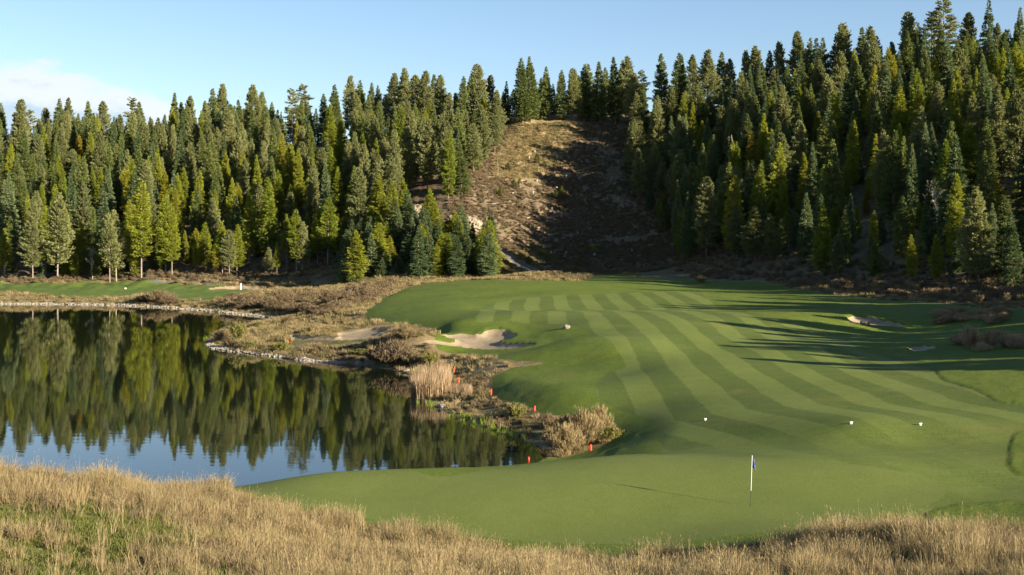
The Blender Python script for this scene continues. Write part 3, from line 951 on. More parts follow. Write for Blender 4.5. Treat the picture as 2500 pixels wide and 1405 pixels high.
# skyline trees
SKY_L = [(0, 250), (45, 241), (76, 266), (112, 262), (144, 239), (162, 239), (188, 276), (218, 245), (252, 245), (292, 279), (324, 239), (344, 247), (385, 285),
         (424, 224), (446, 248), (461, 233), (516, 214), (543, 203), (588, 242), (615, 207), (638, 224), (664, 248)]
SKY_M = [(715, 215), (742, 203), (790, 228), (815, 205), (857, 185), (880, 195), (905, 200)]
SKY_S = [(957, 177), (992, 165), (1014, 180), (1033, 172), (1058, 180), (1077, 182), (1127, 185), (1149, 180), (1171, 155), (1194, 182)]
SKY_C = [(1234, 197), (1276, 140), (1296, 136), (1333, 160), (1371, 170), (1401, 165), (1425, 156), (1440, 154), (1465, 149), (1503, 136), (1528, 136), (1567, 172)]
SKY_R = [(1617, 128), (1651, 128), (1667, 131), (1691, 134), (1728, 122), (1759, 125), (1782, 142), (1828, 122), (1846, 111), (1879, 122), (1904, 101), (1950, 77), (1973, 90),
         (1993, 91), (2010, 91), (2041, 85), (2064, 56), (2104, 65), (2124, 64), (2146, 88), (2180, 102), (2220, 26), (2243, 54), (2274, 28), (2306, 0), (2340, 85), (2368, 28),
         (2408, -6), (2455, 70), (2488, 14), (2530, 30), (2580, 10), (2640, 20)]
ENV = np.array(sorted([(-400, 255), (-200, 245)] + SKY_L + SKY_M + SKY_S + SKY_C + SKY_R + [(3000, 0)]))


def env(px):
    return float(np.interp(px, ENV[:, 0], ENV[:, 1]))


def pick(*opts):
    return random.choices([o[0] for o in opts], [o[1] for o in opts])[0]


for px, yt in SKY_L:
    plant_px(pick(('fir', 5), ('pine', 4), ('openpine', 1)), px, random.uniform(470, 490), yt, 'ridge', random.uniform(0.95, 1.2))
for px, yt in SKY_M:
    plant_px('openpine' if px in (742, 715) else pick(('fir', 5), ('pine', 4)), px, random.uniform(452, 468), yt, 'ridge', random.uniform(0.95, 1.15))
for px, yt in SKY_S:
    plant_px(pick(('fir', 4), ('pine', 4)), px, random.uniform(425, 445), yt, 'spur', random.uniform(1.0, 1.2))
for px, yt in SKY_C:
    plant_px('spruce' if px == 1234 else 'openpine' if px == 1567 else pick(('fir', 6), ('pine', 2)), px, random.uniform(433, 442), yt, 'crest', random.uniform(1.0, 1.2))
for px, yt in SKY_R:
    k = 'openpine' if px in (2306, 2274) else 'spruce' if px in (2408, 2488) else pick(('fir', 5), ('pine', 4), ('spruce', 1))
    D = np.interp(px, [1600, 2500], [425, 385]) + random.uniform(-8, 6)
    plant_px(k, px, D, yt, 'rridge', random.uniform(0.95, 1.2))
for q in range(26):                                       # a second rank behind the hilltop closes the gaps
    px = 1225 + q * 13.5 + random.uniform(-5, 5)
    plant_px(pick(('fir', 5), ('spruce', 2)), px, random.uniform(446, 470), env(px) + random.uniform(15, 70), 'crest', 1.15)

# front row behind the far green, with bare trunks
for px, D, yt, k, wd in [
    (12, 338, 555, 'larch', 0.9), (80, 331, 527, 'pine', 1.0), (140, 333, 468, 'pine', 1.05), (112, 343, 500, 'larch', 0.9), (200, 345, 540, 'larch', 0.9),
    (268, 331, 520, 'pine', 1.0), (284, 334, 512, 'pine', 1.0), (318, 342, 500, 'larch', 0.9), (345, 333, 440, 'larch', 1.05), (372, 345, 540, 'fir', 0.9),
    (405, 340, 470, 'larch', 1.0), (420, 332, 500, 'larch', 0.95), (452, 345, 560, 'larch', 0.8), (478, 336, 590, 'larch', 0.7), (500, 338, 540, 'larch', 1.0),
    (543, 330, 540, 'larch', 1.0), (560, 328, 560, 'pine', 1.0), (578, 330, 545, 'larch', 1.0), (608, 342, 470, 'larch', 0.9), (655, 326, 602, 'pine', 1.0),
    (676, 328, 590, 'larch', 0.8), (655, 340, 430, 'larch', 1.1), (700, 338, 520, 'larch', 0.9), (724, 326, 508, 'larch', 1.0), (738, 326, 540, 'pine', 1.0),
    (775, 330, 505, 'larch', 1.0), (800, 328, 480, 'larch', 1.05), (822, 330, 520, 'larch', 0.9), (845, 322, 590, 'spruce', 1.0)]:
    plant_px('front' + k if k in ('larch', 'pine') else k, px, D, yt, 'fringe', wd * 1.08)
for q in range(44):
    px = random.uniform(-30, 860)
    D = random.uniform(336, 350)
    plant(pick(('larch', 5), ('spruce', 2), ('fir', 2)), (px - CX) * D / F, D, random.uniform(4.5, 10), 'fringe', random.uniform(1.1, 1.4))
# spruces and larches at the foot of the spur
for px, D, yt, k, wd in [
    (868, 298, 615, 'spruce', 1.1), (905, 300, 630, 'spruce', 1.2), (880, 312, 585, 'spruce', 1.1), (930, 297, 640, 'spruce', 1.2), (945, 304, 605, 'spruce', 1.2),
    (975, 300, 635, 'spruce', 1.2), (1008, 298, 630, 'spruce', 1.2), (985, 315, 585, 'larch', 1.1), (1035, 303, 575, 'spruce', 1.25), (1075, 312, 530, 'larch', 1.1),
    (1065, 302, 580, 'spruce', 1.3), (1095, 304, 565, 'spruce', 1.3), (1110, 300, 590, 'spruce', 1.3), (1140, 306, 560, 'spruce', 1.3), (1155, 302, 590, 'spruce', 1.2),
    (1130, 300, 640, 'spruce', 1.2), (1168, 306, 570, 'spruce', 1.2), (1195, 306, 535, 'larch', 1.45), (1180, 312, 560, 'larch', 1.2), (883, 318, 570, 'gold', 0.7),
    (925, 330, 420, 'larch', 1.0), (945, 335, 380, 'pine', 1.05), (960, 332, 440, 'larch', 1.0), (988, 335, 432, 'larch', 0.85), (905, 325, 500, 'larch', 0.9),
    (930, 318, 540, 'larch', 0.9), (1018, 318, 560, 'larch', 0.8)]:
    plant_px(k, px, D, yt, 'foot', wd * 1.3)
for q in range(90):
    px = random.uniform(845, 1205)
    D = random.uniform(294, 328)
    gx_ = (px - CX) * D / F
    if sample(sd_turf, gx_, D) > 4:
        plant(pick(('spruce', 7), ('larch', 2), ('fir', 2)), gx_, D, random.uniform(7.5, 13.0), 'foot', random.uniform(1.3, 1.7))
# trees singled out on and round the right hillside
for px, D, yt, k, wd, pl, lab in [
    (1725, 295, 430, 'pine', 1.05, 'edge', 'tall grey green pine standing clear at the foot of the cleared slope'),
    (1843, 272, 503, 'pine', 1.35, 'edge', 'broad olive pine of three standing in front of the dark forest edge'),
    (1880, 270, 520, 'pine', 1.1, 'edge', 'reddish middle pine of three in front of the dark forest edge'),
    (1908, 268, 530, 'pine', 1.1, 'edge', 'pale right hand pine of three in front of the dark forest edge'),
    (2100, 300, 368, 'spruce', 1.1, 'right', 'tall silvery spruce rising out of yellow larches on the hillside'),
    (2338, 212, 582, 'spruce', 1.0, 'edge', 'small sunlit spruce alone before the blackest part of the forest'),
    (2426, 235, 422, 'larch', 1.9, 'edge', 'broad shouldered yellow larch with a narrow pointed top'),
    (2290, 265, 392, 'larch', 1.3, 'right', 'full yellow larch behind the bare birch'),
    (2350, 268, 362, 'larch', 1.3, 'right', 'tall yellow green larch beside the larch behind the bare birch'),
    (2387, 262, 385, 'pine', 0.9, 'right', 'thin ragged pine with a broken looking top among larches')]:
    plant_px(k, px, D, yt, pl, wd, lab)
for px, D, yt in [(1548, 390, 290), (1562, 392, 284), (1582, 380, 360), (1600, 375, 350), (1615, 365, 395), (1640, 360, 400), (1655, 350, 365), (1690, 345, 395)]:
    plant_px('pine', px, D, yt, 'right', 1.25)
for px, D, yt, k in [(1790, 285, 425, 'larch'), (1850, 290, 400, 'larch'), (1910, 285, 440, 'larch'), (1965, 290, 390, 'larch'), (2010, 285, 400, 'larch'), (2050, 285, 430, 'gold'),
                     (2065, 290, 400, 'larch'), (2120, 285, 440, 'larch'), (2115, 275, 500, 'gold'), (2150, 250, 510, 'spruce'), (2185, 250, 520, 'spruce'), (2220, 245, 500, 'larch'),
                     (2245, 245, 490, 'larch'), (2090, 260, 500, 'larch'), (2040, 265, 500, 'larch'), (1985, 270, 520, 'spruce'), (1945, 272, 520, 'spruce'), (1995, 340, 270, 'larch'),
                     (2110, 335, 260, 'larch'), (2180, 330, 230, 'larch'), (2215, 330, 250, 'larch'), (2270, 325, 225, 'larch'), (2480, 240, 440, 'larch'), (2490, 215, 520, 'spruce'),
                     (2440, 215, 560, 'spruce'), (1840, 330, 320, 'gold')]:
    plant_px(k, px, D, yt, 'right' if D > 275 else 'edge', random.uniform(1.0, 1.25))

HEROES.append((2283, 232, 500))
# fill of the forests
CLEAR = [(1205, 300), (1545, 300), (1535, 350), (1530, 430), (1560, 520), (1640, 600), (1690, 670), (1700, 720), (860, 720), (860, 690), (1225, 670), (1222, 595),
         (1190, 560), (1130, 560), (1085, 505), (1170, 470), (1200, 400), (1225, 340)]
ROCKGAP = [(975, 490), (1070, 490), (1190, 545), (1190, 610), (975, 590)]
KNOLL = [(665, 350), (900, 340), (910, 440), (780, 480), (690, 420)]
buckets = {}


def crowded(x, y, r):
    cx, cy = int(x // 12), int(y // 12)
    for i in (-1, 0, 1):
        for j in (-1, 0, 1):
            for (u, v) in buckets.get((cx + i, cy + j), ()):
                if (u - x) ** 2 + (v - y) ** 2 < r * r:
                    return True
    return False


def keep(x, y):
    buckets.setdefault((int(x // 12), int(y // 12)), []).append((x, y))


for t in TREES:
    keep(t[0], t[1])
counts = {}
for tries in range(26000):
    px = random.uniform(-260, 3250)
    D = random.uniform(170, 482)
    x = (px - CX) * D / F
    z = ground_z(x, D)
    gx_, gy_ = proj(x, D, z)
    if px < 870:
        if D < 338 or gy_ < 352:
            continue
        zone_ = 'far'
        if in_poly(gx_, gy_, KNOLL) and random.random() < 0.8:
            continue
        r = 5.15
        low = sstep(np.array(D), 415, 360)
        k = pick(('larch', 0.5 + 10 * float(low)), ('pine', 3.4), ('fir', 4), ('spruce', 1.6), ('gold', 0.07))
    elif px < 1560:
        if D < 325 or D > 440 or in_poly(gx_, gy_, CLEAR) or in_poly(gx_, gy_, ROCKGAP) or (1130 < px < 1260 and gy_ > 430):
            continue
        zone_ = 'spur'
        r = 5.2
        k = pick(('pine', 6), ('fir', 3), ('larch', 1 if D > 350 else 4))
    else:
        front = np.interp(px, [1560, 1700, 1900, 2100, 2300, 2500, 2800, 3250], [322, 290, 264, 228, 204, 190, 182, 175])
        if D < front or in_poly(gx_, gy_, CLEAR) or D > np.interp(px, [1600, 2500], [420, 385]):
            continue
        zone_ = 'right' if D > front + 22 else 'edge'
        r = 5.15
        low = sstep(np.array(D), 380, 300)
        k = pick(('larch', 1.0 + 3.6 * float(low)), ('pine', 4), ('fir', 5), ('spruce', 3), ('gold', 0.06))
    if px < -60 or px > 2600:
        r = 11.5
    if crowded(x, D, r):
        continue
    h = random.uniform(13.5, 22.5) * (0.92 if k == 'larch' else 1.0)
    if px > 2720:
        h *= 0.75
    if zone_ == 'edge':
        h = random.uniform(11, 18)
    ytop = HY - F * (z + h - CAMZ) / D
    lim = env(px) + random.uniform(14, 45)
    if ytop < lim:
        h -= (lim - ytop) * D / F
        if h < 9:
            continue
        ytop = lim
    for (hp, hd, hy) in HEROES:                          # keep the tops of the singled out trees in the open
        if hd > D and abs(hp - px) < 15 and ytop < hy + 70:
            h -= (hy + 70 - ytop) * D / F
            ytop = hy + 70
    if h < 6.5:
        continue
    have = {q: sum(1 for o_ in KINDS if o_ == NAME[q]) for q in ('fir', 'pine', 'spruce', 'larch')}
    if have.get(k, 0) >= 292:
        k = min(have, key=have.get)
        if have[k] >= 292:
            continue
    keep(x, D)
    counts[NAME[k]] = counts.get(NAME[k], 0) + 1
    plant(k, x, D, h, zone_, random.uniform(0.80, 1.17))

# trees to the right of the view whose long shadows cross the fairway
yq = 82.0
while yq < 176:
    bx = max(57.0, 0.4167 * yq + 8.0)
    plant(pick(('fir', 2), ('pine', 4), ('spruce', 3)), bx + random.uniform(0, 5), yq, random.uniform(8.0, 12), 'side', 1.45)
    plant(pick(('spruce', 3), ('pine', 4), ('larch', 2)), bx + 17 + random.uniform(-5, 5), yq + 2, random.uniform(11, 15), 'side', 1.3)
    if random.random() < 0.6:
        plant(pick(('spruce', 3), ('larch', 3)), bx + 40 + random.uniform(-8, 8), yq + 4, random.uniform(14, 18), 'side', 1.2)
    yq += random.choice([2.4, 2.8, 3.4, 5.5])

# young pines scattered on the cleared slope
for px, py, h, k in [(1362, 490, 4.2, 'pine'), (1372, 478, 3.0, 'larch'), (1312, 402, 3.6, 'pine'), (1330, 412, 2.6, 'pine'), (1255, 462, 3.2, 'pine'), (1268, 452, 2.4, 'larch'), (1220, 480, 3.0, 'larch'),
                     (1430, 615, 2.6, 'larch'), (1240, 420, 3.0, 'pine')]:
    x, y = hit(px, py)
    plant(k, x, y, h, 'slope', 1.5, sink=0.1)

# leafless birches
def birch_mesh(seed, H=12.0, stems=2):
    rng = np.random.default_rng(seed)
    parts = []

    def grow(p, d, L, r, depth):
        pts, rad = [p], [r]
        q, v = p.copy(), d / np.linalg.norm(d)
        n = 5
        for k_ in range(n):
            v = v + rng.normal(0, 0.10, 3) + np.array([0, 0, 0.06])
            v /= np.linalg.norm(v)
            q = q + v * L / n
            pts.append(q.copy())
            rad.append(r * (1 - 0.75 * (k_ + 1) / n))
            if depth < 3 and k_ > 0:
                for _ in range(3 if depth < 2 else 2):
                    side = rng.normal(0, 1, 3)
                    side -= v * (side @ v)
                    side /= np.linalg.norm(side)
                    grow(q.copy(), v * 0.75 + side * 0.6, L * rng.uniform(0.26, 0.40), r * 0.40, depth + 1)
        parts.append(tube(pts, rad, 5 if depth < 2 else 3))
    trunks = []
    for s in range(stems):
        t = 2.6 * s + 0.4
        parts = []
        grow(np.array([0.25 * math.cos(t), 0.25 * math.sin(t), -0.3]), np.array([0.22 * math.cos(t), 0.22 * math.sin(t), 1.0]), H * rng.uniform(0.85, 1), 0.11, 0)
        v, f = join(parts)
        trunks.append(mesh_np('birch_stem', v, f, M_BIRCH, True))
    return trunks


bs = birch_mesh(3)
for px, D, yt, lab in [(2283, 232, 470, 'bare white birch with branching crown among dark spruces at the hillside foot'),
                       (226, 336, 610, 'thin bare birch trunk at the forest front behind the far green')]:
    x = (px - CX) * D / F
    z = ground_z(x, D)
    h = CAMZ + (HY - yt) * D / F - z
    root = empty('birch_tree', (x, D, z), 0.9)
    root.scale = (h / 12 * 0.8,) * 2 + (h / 12,)
    tag(root, lab, 'birch')
    for st in (bs if px > 1000 else bs[:1]):
        obj('trunk', st, root)

# dead standing trees
def snag_mesh(seed, H=15.0):
    rng = np.random.default_rng(seed)
    path = [np.array([rng.normal(0, 0.02) * q, rng.normal(0, 0.02) * q, q]) for q in np.linspace(-0.5, H, 9)]
    tr_ = tube(path, list(np.linspace(0.22, 0.05, 9)), 7)
    parts = []
    for q in range(46):
        zz = rng.uniform(0.25, 0.98) * H
        t_ = rng.uniform(0, 6.28)
        L_ = rng.uniform(0.3, 1.5) * (1.15 - zz / H)
        a = np.array([0, 0, zz])
        parts.append(tube([a, a + np.array([math.cos(t_) * L_ * .6, math.sin(t_) * L_ * .6, rng.uniform(-.1, .2)]), a + np.array([math.cos(t_) * L_, math.sin(t_) * L_, rng.uniform(-.4, .3)])], [0.04, 0.025, 0.008], 3))
    bv, bf = join(parts)
    return mesh_np('snag_trunk', tr_[0], tr_[1], M_SNAG, True), mesh_np('snag_branches', bv, bf, M_SNAG)


M_SNAG = bark_mat('weathered dead wood', (0.15, 0.13, 0.11), (0.32, 0.29, 0.25))
SN = [snag_mesh(900 + i) for i in range(3)]
for px, D, yt, pl in [(1540, 436, 185, 'on the hilltop above the cleared slope'), (2041, 404, 95, 'on the skyline of the steep hill beyond the fairway'), (590, 478, 232, 'on the skyline of the ridge behind the pond'),
                      (930, 452, 215, 'on the spur skyline beside the cleared slope'), (470, 400, 400, 'in the forest behind the far bank of the pond'), (2330, 330, 240, 'on the steep forested hillside beyond the fairway'),
                      (1780, 330, 330, 'among pines at the edge of the cleared slope'), (1215, 380, 380, 'at the edge of the spur beside the cleared slope'), (700, 330, 590, 'in the front row of the forest behind the pond')]:
    x = (px - CX) * D / F
    z = ground_z(x, D)
    h = max(6.0, CAMZ + (HY - yt) * D / F - z)
    root = empty('dead_tree', (x, D, z), random.uniform(0, 6.28))
    root.scale = (h / 15, h / 15, h / 15)
    tag(root, 'thin grey dead tree ' + pl, 'dead tree')
    a, b = random.choice(SN)
    obj('trunk', a, root)
    obj('branches', b, root)

# ------------------------------------------------------------------ shrubs, tufts and scattered cover
HIDDEN = {}


def proto(name, me):
    o = bpy.data.objects.new(name, me)
    return o


def shrub_mesh(seed, leaf, R=1.0, H=1.0, n_stem=34, upright=0.7, leaves=26, lw=0.05):
    """many thin stems fanning out of one root with small leaves and twigs"""
    rng = np.random.default_rng(seed)
    pts, drs, ls, ws = [], [], [], []
    for s in range(n_stem):
        t = rng.uniform(0, 6.28)
        out = rng.uniform(0.05, 1.0)
        tip = np.array([math.cos(t) * out * R, math.sin(t) * out * R, H * (1 - 0.45 * out ** 2) * rng.uniform(0.75, 1.08)])
        root = tip * np.array([0.35, 0.35, 0]) * rng.uniform(0.3, 1)
        k_ = 5
        for q in range(k_):
            a, b = q / k_, (q + 1) / k_
            pa = root + (tip - root) * a + np.array([0, 0, 0.1 * H * math.sin(a * 3.1)])
            pb = root + (tip - root) * b + np.array([0, 0, 0.1 * H * math.sin(b * 3.1)])
            pts.append(pa[None])
            drs.append((pb - pa)[None])
            ls.append(np.array([np.linalg.norm(pb - pa) * 1.15]))
            ws.append(np.array([0.022 * (1.2 - a)]))
        m_ = leaves
        f = rng.uniform(0.25, 1.02, m_)[:, None]
        p = root + (tip - root) * f + rng.normal(0, 0.055, (m_, 3)) * np.array([R, R, H])
        pts.append(np.maximum(p, [-9, -9, 0.02]))
        dd = rng.normal(0, 0.6, (m_, 3))
        dd[:, 2] = np.abs(dd[:, 2]) + upright
        drs.append(dd)
        ls.append(rng.uniform(0.10, 0.24, m_) * max(R, H))
        ws.append(rng.uniform(0.6, 1.4, m_) * lw)
    V, Fc = cards(np.concatenate(pts), np.concatenate(drs), np.concatenate(ls), np.concatenate(ws), rng)
    return mesh_np('shrub', V, Fc, leaf)


def tuft_mesh(seed, mat, n=46, H=0.7, R=0.16, lean=0.35, wd=0.011, heads=0.25):
    rng = np.random.default_rng(seed)
    V, F4, F3, tone = [], [], [], []
    for b in range(n):
        t, r = rng.uniform(0, 6.28), R * math.sqrt(rng.uniform(0, 1))
        p = np.array([math.cos(t) * r, math.sin(t) * r, -0.03])
        t2 = t + rng.normal(0, 0.9)
        ln = abs(rng.normal(0, lean)) + 0.05
        h = H * rng.uniform(0.45, 1.12)
        d = np.array([math.cos(t2), math.sin(t2), 0])
        fa = rng.uniform(0, 6.28)
        sd = np.array([math.cos(fa), math.sin(fa), 0]) * wd * rng.uniform(0.7, 1.3)
        q1 = p + np.array([0, 0, h * 0.5]) + d * ln * h * 0.25
        q2 = p + np.array([0, 0, h * (1 - 0.25 * ln)]) + d * ln * h * 0.9
        o = len(V)
        V += [p - sd, p + sd, q1 + sd * 0.8, q1 - sd * 0.8, q2]
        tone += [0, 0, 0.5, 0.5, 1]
        F4.append((o, o + 1, o + 2, o + 3))
        F3.append((o + 3, o + 2, o + 4))
        if rng.random() < heads:                      # seed head
            o = len(V)
            u = (q2 - q1) / np.linalg.norm(q2 - q1)
            L = rng.uniform(0.05, 0.10)
            e = sd / np.linalg.norm(sd) * 0.0055
            V += [q2 - u * L * 0.3, q2 + u * L * 0.3 + e, q2 + u * L, q2 + u * L * 0.3 - e]
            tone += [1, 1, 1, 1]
            F4.append((o, o + 1, o + 2, o + 3))
    me = mesh_np('tuft', np.array(V), [np.array(F4), np.array(F3)], mat)
    at = me.attributes.new('tone', 'FLOAT', 'POINT')
    at.data.foreach_set('value', np.array(tone, dtype=np.float32))
    return me


def scatter(name, meshes, pts, scl, label, cat, tilt=0.08, kindname='stuff'):
    """one object that sets many small copies on the given points"""
    pts = np.asarray(pts, float)
    if not len(pts):
        return
    n = len(pts)
    me = bpy.data.meshes.new(name)
    me.vertices.add(n)
    me.vertices.foreach_set('co', pts.astype(np.float32).ravel())
    rot = np.stack([RNG.normal(0, tilt, n), RNG.normal(0, tilt, n), RNG.uniform(0, 6.28, n)], 1).astype(np.float32)
    scl = np.asarray(scl, float)
    if scl.ndim == 1:
        scl = np.stack([scl] * 3, 1)
    for an, ty, key, arr in (('rot', 'FLOAT_VECTOR', 'vector', rot), ('scl', 'FLOAT_VECTOR', 'vector', scl.astype(np.float32))):
        me.attributes.new(an, ty, 'POINT').data.foreach_set(key, arr.ravel())
    me.attributes.new('pick', 'INT', 'POINT').data.foreach_set('value', RNG.integers(0, len(meshes), n).astype(np.int32))
    o = tag(obj(name, me), label, cat, kind=kindname)
    coll = bpy.data.collections.new(name + ' shapes')
    for i, mm in enumerate(meshes):
        coll.objects.link(bpy.data.objects.new('%s_shape_%02d' % (name, i), mm))
    ng = bpy.data.node_groups.new(name, 'GeometryNodeTree')
    ng.interface.new_socket('Geometry', in_out='INPUT', socket_type='NodeSocketGeometry')
    ng.interface.new_socket('Geometry', in_out='OUTPUT', socket_type='NodeSocketGeometry')
    gi, go = ng.nodes.new('NodeGroupInput'), ng.nodes.new('NodeGroupOutput')
    ci = ng.nodes.new('GeometryNodeCollectionInfo')
    ci.inputs['Collection'].default_value = coll
    ci.inputs['Separate Children'].default_value = True
    ci.inputs['Reset Children'].default_value = True
    ip = ng.nodes.new('GeometryNodeInstanceOnPoints')
    ip.inputs['Pick Instance'].default_value = True

    def named(an, ty):
        nd = ng.nodes.new('GeometryNodeInputNamedAttribute')
        nd.data_type = ty
        nd.inputs['Name'].default_value = an
        return nd.outputs['Attribute']
    er = ng.nodes.new('FunctionNodeEulerToRotation')
    L = ng.links.new
    L(named('rot', 'FLOAT_VECTOR'), er.inputs[0])
    L(gi.outputs[0], ip.inputs['Points'])
    L(ci.outputs[0], ip.inputs['Instance'])
    L(named('pick', 'INT'), ip.inputs['Instance Index'])
    L(er.outputs[0], ip.inputs['Rotation'])
    L(named('scl', 'FLOAT_VECTOR'), ip.inputs['Scale'])
    L(ip.outputs[0], go.inputs[0])
    o.modifiers.new('cover', 'NODES').node_group = ng
    return o


def rand_ground(n, xr, yr):
    x, y = RNG.uniform(*xr, n), RNG.uniform(*yr, n)
    return x, y, sample(Z, x, y)


def flat(a):
    return lambda x, y: sample(a, x, y)


S_TURF, S_POND, S_FAIR, S_FART = flat(sd_turf), flat(psd), flat(sd_fair), flat(sd_farturf)
S_BUNK, S_PATH, S_GREEN = flat(np.minimum.reduce(sd_b)), flat(sd_path), flat(sd_green)

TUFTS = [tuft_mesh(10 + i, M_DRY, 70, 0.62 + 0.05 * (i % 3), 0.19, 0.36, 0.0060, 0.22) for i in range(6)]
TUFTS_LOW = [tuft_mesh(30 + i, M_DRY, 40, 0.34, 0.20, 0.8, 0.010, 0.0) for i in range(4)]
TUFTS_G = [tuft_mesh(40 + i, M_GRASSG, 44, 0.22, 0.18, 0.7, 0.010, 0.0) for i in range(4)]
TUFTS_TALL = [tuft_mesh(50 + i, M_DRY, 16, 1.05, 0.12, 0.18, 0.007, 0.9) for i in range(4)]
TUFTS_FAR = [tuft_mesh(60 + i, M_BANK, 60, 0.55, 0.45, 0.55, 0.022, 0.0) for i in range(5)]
BRUSH = [shrub_mesh(70 + i, M_BRUSH, 1.0, 1.0, 30, 0.6, 22, 0.07) for i in range(4)]

# foreground dry grass
x, y, z = rand_ground(42000, (-37, 37), (25.5, 60))
px, py = proj(x, y, z)
gn = vnoise(x, y, 3.2, 3)
gn2 = vnoise(x + 55, y, 1.3, 3)
ok = (S_TURF(x, y) > 0.25) & (S_POND(x, y) > 0.6) & (np.abs(x / y) < 0.70) & (py < 1520)
leftgreen = sstep(px, 800, 200) * sstep(py, 1215, 1265)
grn = ok & (gn + 0.46 * leftgreen + 0.36 * (RNG.random(len(x)) - 0.5) > 0.74)
tan_ = ok & ~grn & (RNG.random(len(x)) < 0.22 + 0.78 * sstep(gn2, 0.32, 0.56))
hs = 0.32 + 0.95 * sstep(0.55 * gn2 + 0.45 * vnoise(x + 71, y, 0.8, 2), 0.28, 0.72) * (1 - 0.35 * leftgreen)
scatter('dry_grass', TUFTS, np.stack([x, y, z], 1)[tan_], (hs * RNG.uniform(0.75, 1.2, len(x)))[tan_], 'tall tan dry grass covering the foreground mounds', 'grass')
scatter('green_grass', TUFTS_G, np.stack([x, y, z], 1)[grn], RNG.uniform(0.7, 1.25, grn.sum()), 'low green grass patches between the dry foreground grass', 'grass')
low = ok & ~tan_ & ~grn
scatter('matted_grass', TUFTS_LOW, np.stack([x, y, z], 1)[low], RNG.uniform(0.7, 1.2, low.sum()), 'low matted straw under the taller foreground grass', 'grass')
wd_ = ok & (RNG.random(len(x)) < 0.05 + 0.22 * sstep(vnoise(x + 300, y, 2.4, 3), 0.48, 0.66))
scatter('brown_weeds', [tuft_mesh(45 + i, M_BRUSH, 34, 0.5, 0.2, 0.5, 0.009, 0.5) for i in range(3)], np.stack([x, y, z], 1)[wd_], RNG.uniform(0.6, 1.3, wd_.sum()), 'dark brown dead weeds scattered through the foreground grass', 'weeds')
tl = ok & (RNG.random(len(x)) < 0.035)
scatter('seed_stalks', TUFTS_TALL, np.stack([x, y, z], 1)[tl], RNG.uniform(0.65, 1.1, tl.sum()), 'thin seed stalks rising above the foreground dry grass', 'grass')

# dry grass on the banks and the peninsula
x, y, z = rand_ground(90000, (-130, 110), (64, 330))
px, py = proj(x, y, z)
dens = np.interp(y, [64, 130, 200, 330], [1.0, 0.75, 0.5, 0.4])
ok = (S_TURF(x, y) > 0.2) & (S_POND(x, y) > 0.5) & (S_FART(x, y) > 0.2) & (S_BUNK(x, y) > 0.4) & (S_BUNK(x, y + 2.5) > 0) & (S_PATH(x, y) > 0.3) & (np.abs(x / y) < 0.5) & (py > 615)
ok &= (RNG.random(len(x)) < dens) & ((px < 1560) | (py > 690)) & (vnoise(x, y, 6, 3) + 0.25 * RNG.random(len(x)) > 0.42)
sc_ = np.interp(y, [64, 120, 330], [0.75, 1.0, 1.5]) * RNG.uniform(0.5, 1.15, len(x)) * (0.6 + 0.8 * vnoise(x + 9, y, 4, 2))
scatter('bank_grass', TUFTS_FAR, np.stack([x, y, z], 1)[ok], sc_[ok], 'dry tan grass along the pond banks and fairway edges', 'grass')

bb = (S_TURF(x, y) > 0.3) & (S_POND(x, y) > 0.4) & (S_BUNK(x, y) > 0.5) & (S_BUNK(x, y + 2.5) > 0) & (y < 150) & (np.abs(x / y) < 0.46) & (RNG.random(len(x)) < 0.5 * sstep(vnoise(x + 5, y, 3.5, 3), 0.42, 0.6))
scatter('bank_brush', BRUSH, np.stack([x, y, z], 1)[bb], np.stack([RNG.uniform(.25, .6, bb.sum()), RNG.uniform(.25, .6, bb.sum()), RNG.uniform(.2, .55, bb.sum())], 1), 'low brown brush and litter along the near pond bank', 'brush')

# brown brush over the cleared slope
x, y, z = rand_ground(48000, (-50, 130), (295, 436))
px, py = proj(x, y, z)
ok = (S_TURF(x, y) > 1) & (S_PATH(x, y) > 0.5) & (px > 1090) & (px < 1790)
bn = vnoise(x, y, 8, 3)
ok &= bn + 0.40 * RNG.random(len(x)) > 0.56
dryc = (sstep(np.abs(px - 1340 - (305 - py) * 0.6), 110, 40) * sstep(py, 480, 360) > 0.3) | ((py > 612) & (px < 1330) & (px > 1190))
b1 = ok & ~dryc
scatter('hillside_brush', BRUSH, np.stack([x, y, z], 1)[b1], np.stack([RNG.uniform(.4, 1.0, b1.sum()), RNG.uniform(.4, 1.0, b1.sum()), RNG.uniform(.3, 0.85, b1.sum())], 1),
        'low brown brush covering the cleared slope', 'brush')
b2 = (RNG.random(len(x)) < 0.9) & dryc & (S_TURF(x, y) > 0.3) & (S_PATH(x, y) > 0.3) & (px > 1190) & (px < 1560)
scatter('slope_grass', TUFTS_FAR, np.stack([x, y, z], 1)[b2], RNG.uniform(0.8, 1.7, b2.sum()), 'golden dry grass at the top of the cleared slope and by the path', 'grass')
# forest floor brush along the forest fronts
x, y, z = rand_ground(14000, (-140, 120), (165, 345))
px, py = proj(x, y, z)
fr_ = np.where(px < 870, 326, np.interp(px, [870, 1200, 1560, 1700, 1900, 2100, 2300, 2500], [300, 310, 330, 292, 268, 232, 206, 192]))
ok = (y > fr_ - np.where(px > 1560, 26, 4)) & (y < fr_ + 14) & (S_TURF(x, y) > 0.5) & (S_PATH(x, y) > 1.0) & (S_FART(x, y) > 0.5) & (np.abs(x / y) < 0.47) & ((px < 1200) | (px > 1650))
scatter('forest_edge_brush', BRUSH, np.stack([x, y, z], 1)[ok], RNG.uniform(0.4, 1.1, ok.sum()), 'low brown brush along the forest edges', 'brush')

